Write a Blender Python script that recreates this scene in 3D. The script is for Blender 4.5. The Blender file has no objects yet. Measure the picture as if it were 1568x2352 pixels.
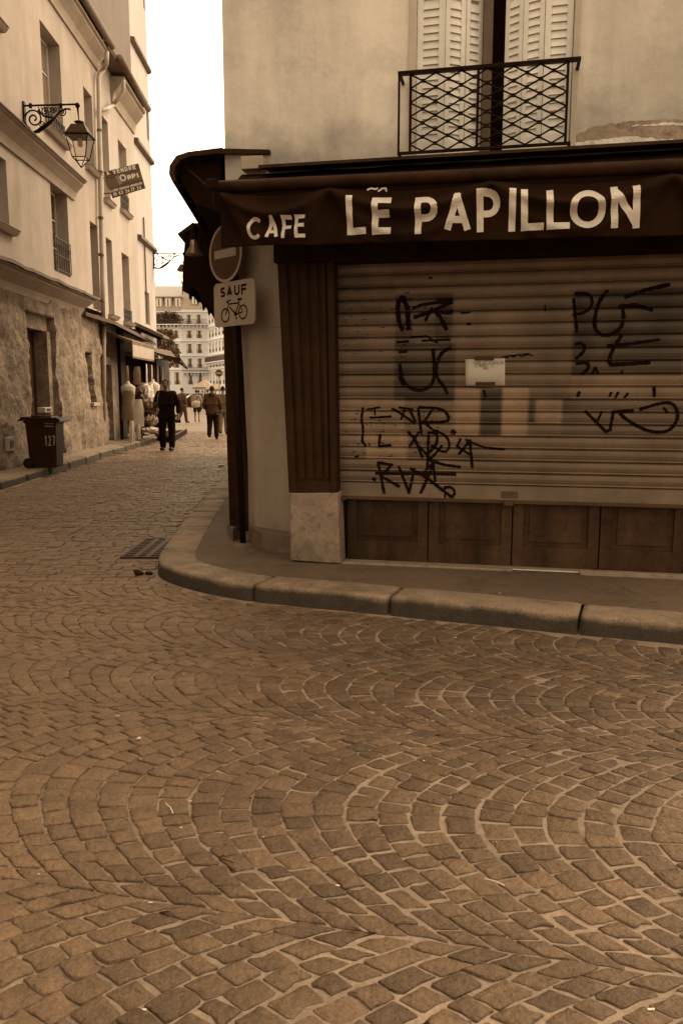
import bpy, bmesh, math, random
import numpy as np
from mathutils import Vector, noise
random.seed(7)
R_ = math.radians
S = bpy.context.scene
# ---------------------------------------------------------------- camera
FP, HZ, EYE = 1829.0, 900.0, 1.6            # focal length in px of a 1568x2352 picture, horizon row, eye height
PITCH = math.atan((1176 - HZ) / FP)
cam = bpy.data.cameras.new('camera'); camo = bpy.data.objects.new('camera', cam); S.collection.objects.link(camo)
camo.location = (0, 0, EYE); camo.rotation_euler = (math.pi / 2 - PITCH, 0, 0)
cam.sensor_fit = 'VERTICAL'; cam.sensor_height = 36; cam.lens = 36 * FP / 2352; cam.clip_end = 2000; cam.clip_start = .05
S.camera = camo
# ---------------------------------------------------------------- light
SUN_EL, SUN_AZ = R_(50), R_(58)             # azimuth clockwise from +Y
w = bpy.data.worlds.new('World'); S.world = w; w.use_nodes = True
nt = w.node_tree; nt.nodes.clear()
sky = nt.nodes.new('ShaderNodeTexSky'); sky.sky_type = 'NISHITA'; sky.sun_disc = False
sky.sun_elevation = SUN_EL; sky.sun_rotation = SUN_AZ; sky.air_density = 1; sky.dust_density = 1.5; sky.ozone_density = 1
bw = nt.nodes.new('ShaderNodeRGBToBW'); mx = nt.nodes.new('ShaderNodeMix'); mx.data_type = 'RGBA'; mx.blend_type = 'MULTIPLY'
mx.inputs[0].default_value = 1; mx.inputs[7].default_value = (1.0, .795, .535, 1)
bg = nt.nodes.new('ShaderNodeBackground'); bg.inputs[1].default_value = .15; out = nt.nodes.new('ShaderNodeOutputWorld')
nt.links.new(sky.outputs[0], bw.inputs[0]); cl = nt.nodes.new('ShaderNodeTexNoise'); cl.inputs['Scale'].default_value = 2.2; cl.inputs['Detail'].default_value = 6
cr = nt.nodes.new('ShaderNodeMapRange'); cr.inputs[1].default_value = .3; cr.inputs[2].default_value = .7; cr.inputs[3].default_value = .85; cr.inputs[4].default_value = 1.15   # the even cloud layer
ad = nt.nodes.new('ShaderNodeMath'); ad.operation = 'MULTIPLY_ADD'; ad.inputs[1].default_value = .35
# the cloud is brightest on the side where the sun stands behind it
tcw = nt.nodes.new('ShaderNodeTexCoord'); dt = nt.nodes.new('ShaderNodeVectorMath'); dt.operation = 'DOT_PRODUCT'; dt.inputs[1].default_value = (math.sin(R_(15)) * .94, math.cos(R_(15)) * .94, .34)
gr = nt.nodes.new('ShaderNodeMapRange'); gr.interpolation_type = 'SMOOTHSTEP'; gr.inputs[1].default_value = -.55; gr.inputs[2].default_value = .8; gr.inputs[3].default_value = 3.2; gr.inputs[4].default_value = 9.5
ml = nt.nodes.new('ShaderNodeMath'); ml.operation = 'MULTIPLY'
nt.links.new(tcw.outputs['Generated'], dt.inputs[0]); nt.links.new(dt.outputs['Value'], gr.inputs[0]); nt.links.new(gr.outputs[0], ml.inputs[0]); nt.links.new(cl.outputs[0], cr.inputs[0]); nt.links.new(cr.outputs[0], ml.inputs[1])
nt.links.new(bw.outputs[0], ad.inputs[0]); nt.links.new(ml.outputs[0], ad.inputs[2]); nt.links.new(ad.outputs[0], mx.inputs[6]); nt.links.new(mx.outputs[2], bg.inputs[0]); nt.links.new(bg.outputs[0], out.inputs[0])
sun = bpy.data.lights.new('sun', 'SUN'); so = bpy.data.objects.new('sun', sun); S.collection.objects.link(so)
sun.energy = 1.0; sun.angle = R_(20); sun.color = (1, .80, .56)
sd = Vector((math.sin(SUN_AZ) * math.cos(SUN_EL), math.cos(SUN_AZ) * math.cos(SUN_EL), math.sin(SUN_EL)))
so.rotation_euler = sd.to_track_quat('Z', 'Y').to_euler(); so.location = (0, -5, 20)
S.view_settings.view_transform = 'Standard'; S.view_settings.look = 'None'
S.view_settings.exposure = 1.15; S.view_settings.gamma = 1
S.cycles.max_bounces = 6; S.cycles.diffuse_bounces = 3

# ---------------------------------------------------------------- helpers
V3 = Vector
FW = V3((0, math.cos(PITCH), -math.sin(PITCH))); UP = V3((0, math.sin(PITCH), math.cos(PITCH))); RT = V3((1, 0, 0))
def ray(x, y): return FW + RT * ((x - 784) / FP) - UP * ((y - 1176) / FP)
def G(x, y, z=0.0):
    d = ray(x, y); t = (z - EYE) / d.z; return V3((0, 0, EYE)) + d * t
def AtY(x, y, Y):
    d = ray(x, y); return V3((0, 0, EYE)) + d * (Y / d.y)
class Fr:                                    # a vertical plane: u along it, w out of it, z up
    def __init__(s, ox, oy, ex, ey):
        l = math.hypot(ex, ey); s.O = V3((ox, oy, 0)); s.e = V3((ex / l, ey / l, 0)); s.n = V3((ey / l, -ex / l, 0))
    def p(s, u, w, z): return s.O + s.e * u + s.n * w + V3((0, 0, z))
    def uz(s, x, y, w=0.0):
        d = ray(x, y); o = V3((0, 0, EYE)); P0 = s.O + s.n * w
        t = (P0 - o).dot(s.n) / d.dot(s.n); q = o + d * t
        return ((q - s.O).dot(s.e), q.z)
    def u(s, x, y, w=0.0): return s.uz(x, y, w)[0]
    def z(s, x, y, w=0.0): return s.uz(x, y, w)[1]
class MB:
    def __init__(s): s.v = []; s.f = []; s.m = []; s.att = []; s.cur = 0; s.a = 0.5
    def V(s, p): s.v.append(tuple(p)); s.att.append(s.a); return len(s.v) - 1
    def F(s, *ids): s.f.append(ids); s.m.append(s.cur)
    def quad(s, a, b, c, d): s.F(*[s.V(p) for p in (a, b, c, d)])
    def poly(s, ps): s.F(*[s.V(p) for p in ps])
    def hexa(s, c):                          # 8 corners: bottom 4, top 4
        i = [s.V(p) for p in c]
        for q in ((3, 2, 1, 0), (4, 5, 6, 7), (0, 1, 5, 4), (1, 2, 6, 5), (2, 3, 7, 6), (3, 0, 4, 7)): s.F(*[i[k] for k in q])
    def fbox(s, fr, u0, u1, w0, w1, z0, z1):
        s.hexa([fr.p(*q) for q in ((u0, w1, z0), (u1, w1, z0), (u1, w0, z0), (u0, w0, z0), (u0, w1, z1), (u1, w1, z1), (u1, w0, z1), (u0, w0, z1))])
    def box(s, x0, x1, y0, y1, z0, z1): s.fbox(WF, x0, x1, -y1, -y0, z0, z1)
    def prism(s, pts, off):                  # closed polygon extruded by a vector
        a = [s.V(p) for p in pts]; b = [s.V(V3(p) + off) for p in pts]; n = len(a)
        s.F(*a[::-1]); s.F(*b)
        for i in range(n): s.F(a[i], a[(i + 1) % n], b[(i + 1) % n], b[i])
    def fprism(s, fr, uz, w0, w1): s.prism([fr.p(u, w0, z) for u, z in uz], fr.n * (w1 - w0))
    def profile(s, fr, wz, u0, u1): s.prism([fr.p(u0, w, z) for w, z in wz], fr.e * (u1 - u0))
    def tube(s, pts, r, n=8, cap=True, taper=None):
        pts = [V3(p) for p in pts]; rings = []; up = None
        for i, p in enumerate(pts):
            t = (pts[min(i + 1, len(pts) - 1)] - pts[max(i - 1, 0)])
            if t.length < 1e-9: t = V3((0, 0, 1))
            t.normalize()
            if up is None: up = t.orthogonal().normalized()
            up = (up - t * up.dot(t)); up = up.normalized() if up.length > 1e-6 else t.orthogonal().normalized()
            b = t.cross(up); rr = r if taper is None else r * taper[i]
            rings.append([s.V(p + (up * math.cos(2 * math.pi * k / n) + b * math.sin(2 * math.pi * k / n)) * rr) for k in range(n)])
        for A, B in zip(rings, rings[1:]):
            for k in range(n): s.F(A[k], A[(k + 1) % n], B[(k + 1) % n], B[k])
        if cap: s.F(*rings[0][::-1]); s.F(*rings[-1])
    def lathe(s, o, prof, n=16, sx=1, sy=1):
        o = V3(o); rings = [[s.V(o + V3((r * sx * math.cos(2 * math.pi * k / n), r * sy * math.sin(2 * math.pi * k / n), z))) for k in range(n)] for r, z in prof]
        for A, B in zip(rings, rings[1:]):
            for k in range(n): s.F(A[k], A[(k + 1) % n], B[(k + 1) % n], B[k])
        s.F(*rings[0][::-1]); s.F(*rings[-1])
    def build(s, name, mats, parent=None, smooth=False, bevel=0, loc=None, sub=0):
        me = bpy.data.meshes.new(name)
        o = bpy.data.objects.new(name, me); S.collection.objects.link(o)
        base = V3((0, 0, 0))
        if parent is not None: o.parent = parent; base = wloc(parent)
        elif loc is not None: base = V3(loc); o.location = base
        me.from_pydata([tuple(V3(p) - base) for p in s.v], [], s.f); 
        for m in (mats if isinstance(mats, (list, tuple)) else [mats]): me.materials.append(m)
        me.polygons.foreach_set('material_index', s.m)
        if len(set(s.att)) > 1:
            a = me.attributes.new('v', 'FLOAT', 'POINT'); a.data.foreach_set('value', s.att)
        if smooth: me.polygons.foreach_set('use_smooth', [True] * len(me.polygons))
        me.update()
        if sub:
            m = o.modifiers.new('s', 'SUBSURF'); m.levels = sub; m.render_levels = sub
        if bevel:
            m = o.modifiers.new('b', 'BEVEL'); m.width = bevel; m.segments = 2; m.limit_method = 'ANGLE'
        return o
def wloc(o):
    l = V3((0, 0, 0))
    while o is not None: l = l + o.location; o = o.parent
    return l
WF = Fr(0, 0, 1, 0)                          # world frame: u = x, w = -y
def tag(o, label, cat, group=None, kind=None):
    if label: o['label'] = label
    if cat: o['category'] = cat
    if group: o['group'] = group
    if kind: o['kind'] = kind
    return o
def thing(name, label, cat, loc, group=None):
    o = bpy.data.objects.new(name, None); S.collection.objects.link(o); o.location = loc; o.empty_display_size = .1
    return tag(o, label, cat, group)
def struct(o): o['kind'] = 'structure'; return o
def copy_tree(o, parent=None):
    c = o.copy(); S.collection.objects.link(c); c.parent = parent
    for ch in o.children: copy_tree(ch, c)
    return c

# ---------------------------------------------------------------- materials
def tint(L):
    """warm monochrome pigment of luminance L"""
    ks = [(.004, (1, .36, .13)), (.03, (1, .50, .25)), (.1, (1, .66, .42)), (.3, (1, .81, .65)), (.7, (1, .96, .90))]
    x = math.log(max(L, .004))
    for (a, ca), (b, cb) in zip(ks, ks[1:]):
        if L <= b or b == .7:
            t = min(1, max(0, (x - math.log(a)) / (math.log(b) - math.log(a)))); c = [p + (q - p) * t for p, q in zip(ca, cb)]; break
    l = .2126 * c[0] + .7152 * c[1] + .0722 * c[2]
    return tuple(min(.95, k * L / l) for k in c) + (1,)
MATS = {}
def mat(name, L, hue=None, rough=.85, var=.12, vs=2.0, bump=.25, bs=60, bd=.004, metal=0, streak=0, attr=0, spec=.4, grain=0, dirt=0, low_dirt_shade=None, big=0, sheen=0):
    if name in MATS: return MATS[name]
    m = bpy.data.materials.new(name); m.use_nodes = True; MATS[name] = m
    if L < .06: spec = min(spec, .06 if L < .02 else .12)
    n = m.node_tree.nodes; l = m.node_tree.links; b = n['Principled BSDF']
    b.inputs['Roughness'].default_value = rough; b.inputs['Metallic'].default_value = metal
    b.inputs['Specular IOR Level'].default_value = spec
    if sheen: b.inputs['Sheen Weight'].default_value = sheen
    tc = n.new('ShaderNodeTexCoord')
    def no(scale, detail=5, stretch=None, rgh=.6):
        t = n.new('ShaderNodeTexNoise'); t.inputs['Scale'].default_value = scale; t.inputs['Detail'].default_value = detail; t.inputs['Roughness'].default_value = rgh
        if stretch:
            mp = n.new('ShaderNodeMapping'); mp.inputs['Scale'].default_value = stretch; l.new(tc.outputs['Object'], mp.inputs[0]); l.new(mp.outputs[0], t.inputs[0])
        else: l.new(tc.outputs['Object'], t.inputs[0])
        return t.outputs[0]
    def mr(x, a, b_, c, d):
        k = n.new('ShaderNodeMapRange'); l.new(x, k.inputs[0]); k.inputs[1].default_value = a; k.inputs[2].default_value = b_; k.inputs[3].default_value = c; k.inputs[4].default_value = d; return k.outputs[0]
    def mul(x, y):
        k = n.new('ShaderNodeMath'); k.operation = 'MULTIPLY'
        for i, q in enumerate((x, y)):
            if isinstance(q, (int, float)): k.inputs[i].default_value = q
            else: l.new(q, k.inputs[i])
        return k.outputs[0]
    fac = mr(no(vs), .3, .7, 1 - var, 1 + var)
    fac = mul(fac, mr(no(vs * 9, 6), .3, .7, 1 - var * .5, 1 + var * .5))
    if streak: fac = mul(fac, mr(no(3, 5, (1, 1, .12)), .35, .65, 1 - streak, 1 + streak * .6))
    if grain: fac = mul(fac, mr(no(70, 4, None, .8), .3, .7, 1 - grain, 1 + grain))
    if big: fac = mul(fac, mr(no(.45, 3), .35, .65, 1 - big, 1 + big))
    if dirt: fac = mul(fac, mr(no(vs * 2.3, 8, None, .75), .52, .64, 1, 1 - dirt))
    if attr:
        at = n.new('ShaderNodeAttribute'); at.attribute_name = 'v'; fac = mul(fac, mr(at.outputs['Fac'], 0, 1, 1 - attr, 1 + attr))
    if low_dirt_shade:                               # (z0, z1, amount): darker below, grime on walls, painted shade on the kerb face
        sx = n.new('ShaderNodeSeparateXYZ'); l.new(tc.outputs['Object'], sx.inputs[0])
        ad = n.new('ShaderNodeMath'); ad.operation = 'ADD'; l.new(sx.outputs[2], ad.inputs[0]); k_ = min(.25, (low_dirt_shade[1] - low_dirt_shade[0]) * .45); l.new(mr(no(2.5, 6), .3, .7, -k_, k_), ad.inputs[1])
        fac = mul(fac, mr(ad.outputs[0], low_dirt_shade[0], low_dirt_shade[1], 1 - low_dirt_shade[2], 1))
    vm = n.new('ShaderNodeVectorMath'); vm.operation = 'SCALE'; vm.inputs[0].default_value = tuple(a * b for a, b in zip(tint(L)[:3], hue or (1, 1, 1))); l.new(fac, vm.inputs['Scale'])
    l.new(vm.outputs[0], b.inputs['Base Color'])
    if bump:
        bp = n.new('ShaderNodeBump'); bp.inputs['Strength'].default_value = bump; bp.inputs['Distance'].default_value = bd
        l.new(no(bs, 6), bp.inputs['Height']); l.new(bp.outputs[0], b.inputs['Normal'])
    return m
def glass(name, L=.03, rough=.08):
    return mat(name, L, rough=rough, var=.3, vs=1.5, bump=.05, bs=3, bd=.02, spec=.6)

# ---------------------------------------------------------------- lettering (strokes)
def arc(cx, cy, rx, ry, a0, a1, n=14): return [(cx + rx * math.cos(R_(a0 + (a1 - a0) * i / n)), cy + ry * math.sin(R_(a0 + (a1 - a0) * i / n))) for i in range(n + 1)]
FONT = {
 'A': [[(0, 0), (.5, 1), (1, 0)], [(.2, .3), (.8, .3)]],
 'B': [[(0, 0), (0, 1)], [(0, 1), (.5, 1)] + arc(.5, .76, .42, .24, 90, -90, 8) + [(0, .52)], [(.5, .52)] + arc(.5, .26, .5, .26, 90, -90, 8) + [(0, 0)]],
 'C': [arc(.55, .5, .55, .5, 48, 312, 20)],
 'D': [[(0, 0), (0, 1)], [(0, 1), (.35, 1)] + arc(.35, .5, .65, .5, 90, -90, 12) + [(0, 0)]],
 'E': [[(0, 0), (0, 1)], [(0, 1), (1, 1)], [(0, .55), (.9, .55)], [(0, 0), (1, 0)]],
 'F': [[(0, 0), (0, 1)], [(0, 1), (1, 1)], [(0, .5), (.9, .5)]],
 'G': [arc(.5, .5, .5, .5, 48, 350, 18) + [(.55, .42)]],
 'I': [[(.5, 0), (.5, 1)]],
 'J': [[(.8, 1), (.8, .25)] + arc(.45, .25, .35, .25, 0, -170, 8)],
 'K': [[(0, 0), (0, 1)], [(1, 1), (0, .45)], [(.3, .6), (1, 0)]],
 'L': [[(0, 0), (0, 1)], [(0, 0), (1, 0)]],
 'M': [[(0, 0), (.08, 1), (.5, .2), (.92, 1), (1, 0)]],
 'N': [[(0, 0), (0, 1)], [(0, 1), (1, 0)], [(1, 0), (1, 1)]],
 'O': [arc(.5, .5, .5, .5, 90, 452, 28)], '0': [arc(.5, .5, .5, .5, 90, 452, 20)],
 'P': [[(0, 0), (0, 1)], [(0, 1), (.45, 1)] + arc(.45, .71, .5, .29, 90, -90, 10) + [(0, .42)]],
 'R': [[(0, 0), (0, 1)], [(0, 1), (.45, 1)] + arc(.45, .72, .45, .28, 90, -90, 10) + [(0, .44)], [(.45, .44), (1, 0)]],
 'S': [arc(.5, .74, .45, .26, 30, 255, 10) + arc(.5, .25, .48, .25, 85, -150, 10)],
 'T': [[(.5, 0), (.5, 1)], [(0, 1), (1, 1)]],
 'U': [[(0, 1), (0, .35)] + arc(.5, .35, .5, .35, 180, 360, 12) + [(1, 1)]],
 'V': [[(0, 1), (.5, 0), (1, 1)]],
 'X': [[(0, 1), (1, 0)], [(0, 0), (1, 1)]],
 '1': [[(.15, .8), (.5, 1)], [(.5, 1), (.5, 0)]],
 '2': [arc(.5, .72, .45, .28, 160, -30, 10) + [(.05, 0)], [(.05, 0), (1, 0)]],
 '3': [arc(.45, .75, .45, .25, 150, -80, 9), arc(.45, .27, .5, .27, 90, -150, 10)],
 '4': [[(.75, 0), (.75, 1), (0, .3)], [(0, .3), (1, .3)]],
 '6': [[(.75, 1), (.15, .5)] + arc(.5, .3, .45, .3, 150, 510, 16)],
 '7': [[(0, 1), (1, 1), (.4, 0)]],
}
def resample(P, step):
    o = [P[0]]
    for a, b in zip(P, P[1:]):
        L = math.hypot(b[0] - a[0], b[1] - a[1]); n = max(1, int(math.ceil(L / step)))
        o += [(a[0] + (b[0] - a[0]) * i / n, a[1] + (b[1] - a[1]) * i / n) for i in range(1, n + 1)]
    return o
STK = [0]
def stroke(mb, P, wd, fmap, step=.02, cuts=1, ext=0.5, ragged=0):
    """a painted stroke of width wd along the 2D path P; fmap(u, z, lift) puts it on its surface"""
    segs = []; cur = [P[0]]
    for i in range(1, len(P) - 1):
        cur.append(P[i]); a = V3((P[i][0] - P[i - 1][0], P[i][1] - P[i - 1][1], 0)); b = V3((P[i + 1][0] - P[i][0], P[i + 1][1] - P[i][1], 0))
        if a.length > 0 and b.length > 0 and a.angle(b) > R_(48): segs.append(cur); cur = [P[i]]
    cur.append(P[-1]); segs.append(cur)
    for k, sg in enumerate(segs):
        sg = list(sg)
        def extend(p, q, e):
            L = math.hypot(p[0] - q[0], p[1] - q[1]) or 1; return (p[0] + (p[0] - q[0]) / L * e, p[1] + (p[1] - q[1]) / L * e)
        if k > 0: sg[0] = extend(sg[0], sg[1], wd * .45)
        if k < len(segs) - 1: sg[-1] = extend(sg[-1], sg[-2], wd * .45)
        if ext and len(segs) == 1: pass
        Q = resample(sg, step); STK[0] = (STK[0] + 1) % 6; lift = .0003 * STK[0]; prev = None
        for i, q in enumerate(Q):
            a = Q[max(0, i - 1)]; b = Q[min(len(Q) - 1, i + 1)]; t = V3((b[0] - a[0], b[1] - a[1], 0)); t.normalize() if t.length > 0 else None
            w_ = wd * (1 + (random.uniform(-ragged, ragged) if ragged else 0))
            row = [mb.V(fmap(q[0] - t.y * w_ * f, q[1] + t.x * w_ * f, lift)) for f in [(-.5 + j / (cuts + 1)) for j in range(cuts + 2)]]
            if prev:
                for j in range(cuts + 1): mb.F(prev[j], prev[j + 1], row[j + 1], row[j])
            prev = row
def letter(mb, ch, box, wd, fmap, **k):
    """box: 4 corners bl, br, tr, tl in (u, z); the stroke's centre line is inset by half its width"""
    bl, br, tr, tl = box; W = math.hypot(br[0] - bl[0], br[1] - bl[1]); H_ = math.hypot(tl[0] - bl[0], tl[1] - bl[1]); ix = min(.49, wd / 2 / max(W, 1e-6)); iy = wd / 2 / H_
    for path in FONT.get(ch, []):
        P0 = []
        for x, y in path:
            x = ix + x * (1 - 2 * ix); y = iy + y * (1 - 2 * iy)
            P0.append((x, y))
        n_ = len(P0)
        if n_ > 1:
            for i_, j_ in ((0, 1), (n_ - 1, n_ - 2)):
                dx_, dy_ = P0[i_][0] - P0[j_][0], P0[i_][1] - P0[j_][1]
                if n_ < 6 or abs(dx_) > .2 or abs(dy_) > .2:
                    if abs(dx_) < 1e-4: P0[i_] = (P0[i_][0], P0[i_][1] + math.copysign(iy, dy_))
                    elif abs(dy_) < 1e-4: P0[i_] = (P0[i_][0] + math.copysign(ix, dx_), P0[i_][1])
        P = []
        for x, y in P0:
            P.append(tuple((bl[j] * (1 - x) + br[j] * x) * (1 - y) + (tl[j] * (1 - x) + tr[j] * x) * y for j in (0, 1)))
        stroke(mb, P, wd, fmap, **k)
def text_line(mb, txt, p0, p1, h, wd, fmap, ratio=.62, gap=.28, upv=None, **k):
    """txt spread from p0 to p1 (baseline), letter height vector upv*h"""
    wds = [(.25 if c in 'I1' else .5 if c == ' ' else 1) for c in txt]; n = sum(wds) + gap * (len(txt) - 1)
    d = V3((p1[0] - p0[0], p1[1] - p0[1], 0)); uv = upv or (0, 1); s = 0
    for c, q in zip(txt, wds):
        a = s / n; b = (s + q) / n; s += q + gap
        A = (p0[0] + d.x * a, p0[1] + d.y * a); B = (p0[0] + d.x * b, p0[1] + d.y * b)
        if c != ' ': letter(mb, c, (A, B, (B[0] + uv[0] * h, B[1] + uv[1] * h), (A[0] + uv[0] * h, A[1] + uv[1] * h)), wd, fmap, **k)

# ---------------------------------------------------------------- wall with openings
def facade(mb, fr, u0, u1, z0, z1, holes, rd, depth, step=None, back=True, w0=0.0):
    """front sheet with reveals rd deep and, behind it, the closed body"""
    us = sorted(set([u0, u1] + [min(max(h[i], u0), u1) for h in holes for i in (0, 1)])); zs = sorted(set([z0, z1] + [min(max(h[i], z0), z1) for h in holes for i in (2, 3)]))
    for a, b in zip(us, us[1:]):
        for c, d in zip(zs, zs[1:]):
            m = ((a + b) / 2, (c + d) / 2)
            if any(h[0] < m[0] < h[1] and h[2] < m[1] < h[3] for h in holes): continue
            mb.quad(fr.p(a, w0, c), fr.p(b, w0, c), fr.p(b, w0, d), fr.p(a, w0, d))
    for a, b, c, d in holes:
        q = [(a, c), (b, c), (b, d), (a, d)]
        for i in range(4):
            (p, r), (s, t) = q[i], q[(i + 1) % 4]
            mb.quad(fr.p(p, w0, r), fr.p(s, w0, t), fr.p(s, w0 - rd, t), fr.p(p, w0 - rd, r))
        mb.quad(*[fr.p(p, w0 - rd, r) for p, r in q])
    if back:
        P = lambda u, w, z: fr.p(u, w, z)
        mb.quad(P(u0, w0, z0), P(u0, w0, z1), P(u0, w0 - depth, z1), P(u0, w0 - depth, z0)); mb.quad(P(u1, w0, z0), P(u1, w0 - depth, z0), P(u1, w0 - depth, z1), P(u1, w0, z1))
        mb.quad(P(u0, w0 - depth, z0), P(u0, w0 - depth, z1), P(u1, w0 - depth, z1), P(u1, w0 - depth, z0)); mb.quad(P(u0, w0, z1), P(u1, w0, z1), P(u1, w0 - depth, z1), P(u0, w0 - depth, z1))
def window(fr, h, wf, parent, mf, mg, th=.05, cols=2, rows=3, name='window'):
    a, b, c, d = h; m = MB(); e = .004
    a += e; b -= e; c += e; d -= e
    m.fbox(fr, a, a + th, wf, wf + .05, c, d); m.fbox(fr, b - th, b, wf, wf + .05, c, d)
    m.fbox(fr, a + th, b - th, wf, wf + .05, d - th, d); m.fbox(fr, a + th, b - th, wf, wf + .05, c, c + th * 1.4)
    for i in range(1, cols): x = a + (b - a) * i / cols; m.fbox(fr, x - th * .6, x + th * .6, wf, wf + .06, c + th * 1.4, d - th)
    for i in range(1, rows): z = c + (d - c) * i / rows; m.fbox(fr, a + th, b - th, wf + .008, wf + .04, z - .013, z + .013)
    o = m.build(name, mf, parent)
    g = MB(); g.quad(fr.p(a + .01, wf + .02, c + .01), fr.p(b - .01, wf + .02, c + .01), fr.p(b - .01, wf + .02, d - .01), fr.p(a + .01, wf + .02, d - .01)); g.build('pane', mg, o)
    return o
# ================================================================ GROUND
sand = mat('joint_sand', .142, hue=(.97, 1, 1.06), rough=.95, var=.25, vs=3, bump=.6, bs=160, bd=.003, big=.15, grain=.25)
sett = mat('granite_sett', .079, hue=(1.02, 1.0, .95), rough=.6, var=.2, vs=9, bump=1.0, bs=34, bd=.02, attr=.36, grain=.28, dirt=.12, big=.12, spec=.3)
F = Fr(.004, 6.829, .978, -.207)             # cafe front
L = Fr(-6.62, 15.05, -.03, 1)                # left row of houses
AV = V3((.978, -.207, 0)); NV = V3((.207, .978, 0))
def NZ(x, y, z=0, s=1.0): return noise.noise(V3((x * s, y * s, z * s)))
KERB = [(5.6, 3.55), (3.9, 4.27), (2.19, 4.919), (1.592, 5.122), (.32, 5.627), (-.25, 5.83), (-.721, 5.994), (-1.1, 6.25), (-1.36, 6.484), (-1.56, 6.72), (-1.675, 7.06), (-1.72, 7.45), (-1.76, 7.99), (-1.9, 10), (-2.12, 14.64), (-2.55, 24), (-3.0, 34)]
def inside_pave(x, y, m=0.0):
    """is (x, y) on the corner pavement (beyond the kerb line)?"""
    pts = KERB + [(8, 34), (8, 3.0)]; c = False
    for (x1, y1), (x2, y2) in zip(pts, pts[1:] + pts[:1]):
        if (y1 > y) != (y2 > y) and x < (x2 - x1) * (y - y1) / (y2 - y1) + x1: c = not c
    return c
def jl(x, y):                                # joints are sandy and full on the right, tight and open on the left
    t = min(1, max(0, (x + 1.3 + .5 * NZ(x, y, 0, .7)) / 1.4)); return t * t * (3 - 2 * t)
def road_z(x, y): return .012 * NZ(x, y, 3, .55) + .004 * NZ(x, y, 9, 2.2)
def stone(mb, c, z=0.0):
    """one sett: c = 4 outline corners (x, y) anticlockwise"""
    ctr = V3((sum(p[0] for p in c) / 4, sum(p[1] for p in c) / 4, 0)); dust = 1 - jl(ctr.x, ctr.y); mb.a = min(1, max(0, random.gauss(.28 + .52 * dust, .17 - .05 * dust)))
    dz = random.gauss(0, .0022); tx = random.gauss(0, .018); ty = random.gauss(0, .018); out = []
    for i in range(4):
        a = V3((*c[i], 0)); p = V3((*c[i - 1], 0)); n = V3((*c[(i + 1) % 4], 0)); k = random.uniform(.03, .11)
        m = (a + n) / 2 + V3((random.gauss(0, .0035), random.gauss(0, .0035), 0))
        out += [a.lerp(p, k * .8), a.lerp(n, k * .8) if random.random() < .75 else a.lerp(n, .05), m]
    if random.random() < .25: out = [q + V3((random.gauss(0, .003), random.gauss(0, .003), 0)) for q in out]
    gz = road_z(ctr.x, ctr.y) + z + dz
    def zz(q, d): return gz + (q.x - ctr.x) * tx + (q.y - ctr.y) * ty + d
    n = len(out); A = [mb.V((q.x, q.y, zz(q, -.035))) for q in out]
    B = [mb.V((q.x, q.y, zz(q, -.004))) for q in out]
    C = [mb.V((*(q.lerp(ctr, .06)).xy, zz(q.lerp(ctr, .06), -.0012))) for q in out]
    D = [mb.V((*(q.lerp(ctr, .5)).xy, zz(q.lerp(ctr, .5), random.gauss(.0006, .0016)))) for q in out[::2]]
    for i in range(n):
        j = (i + 1) % n; mb.F(A[i], A[j], B[j], B[i]); mb.F(B[i], B[j], C[j], C[i])
    h = n // 2
    for i in range(h):
        j = (i + 1) % h; mb.F(C[2 * i], C[2 * i + 1], D[i]); mb.F(C[2 * i + 1], C[(2 * i + 2) % n], D[j], D[i])
    mb.F(*D)
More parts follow.
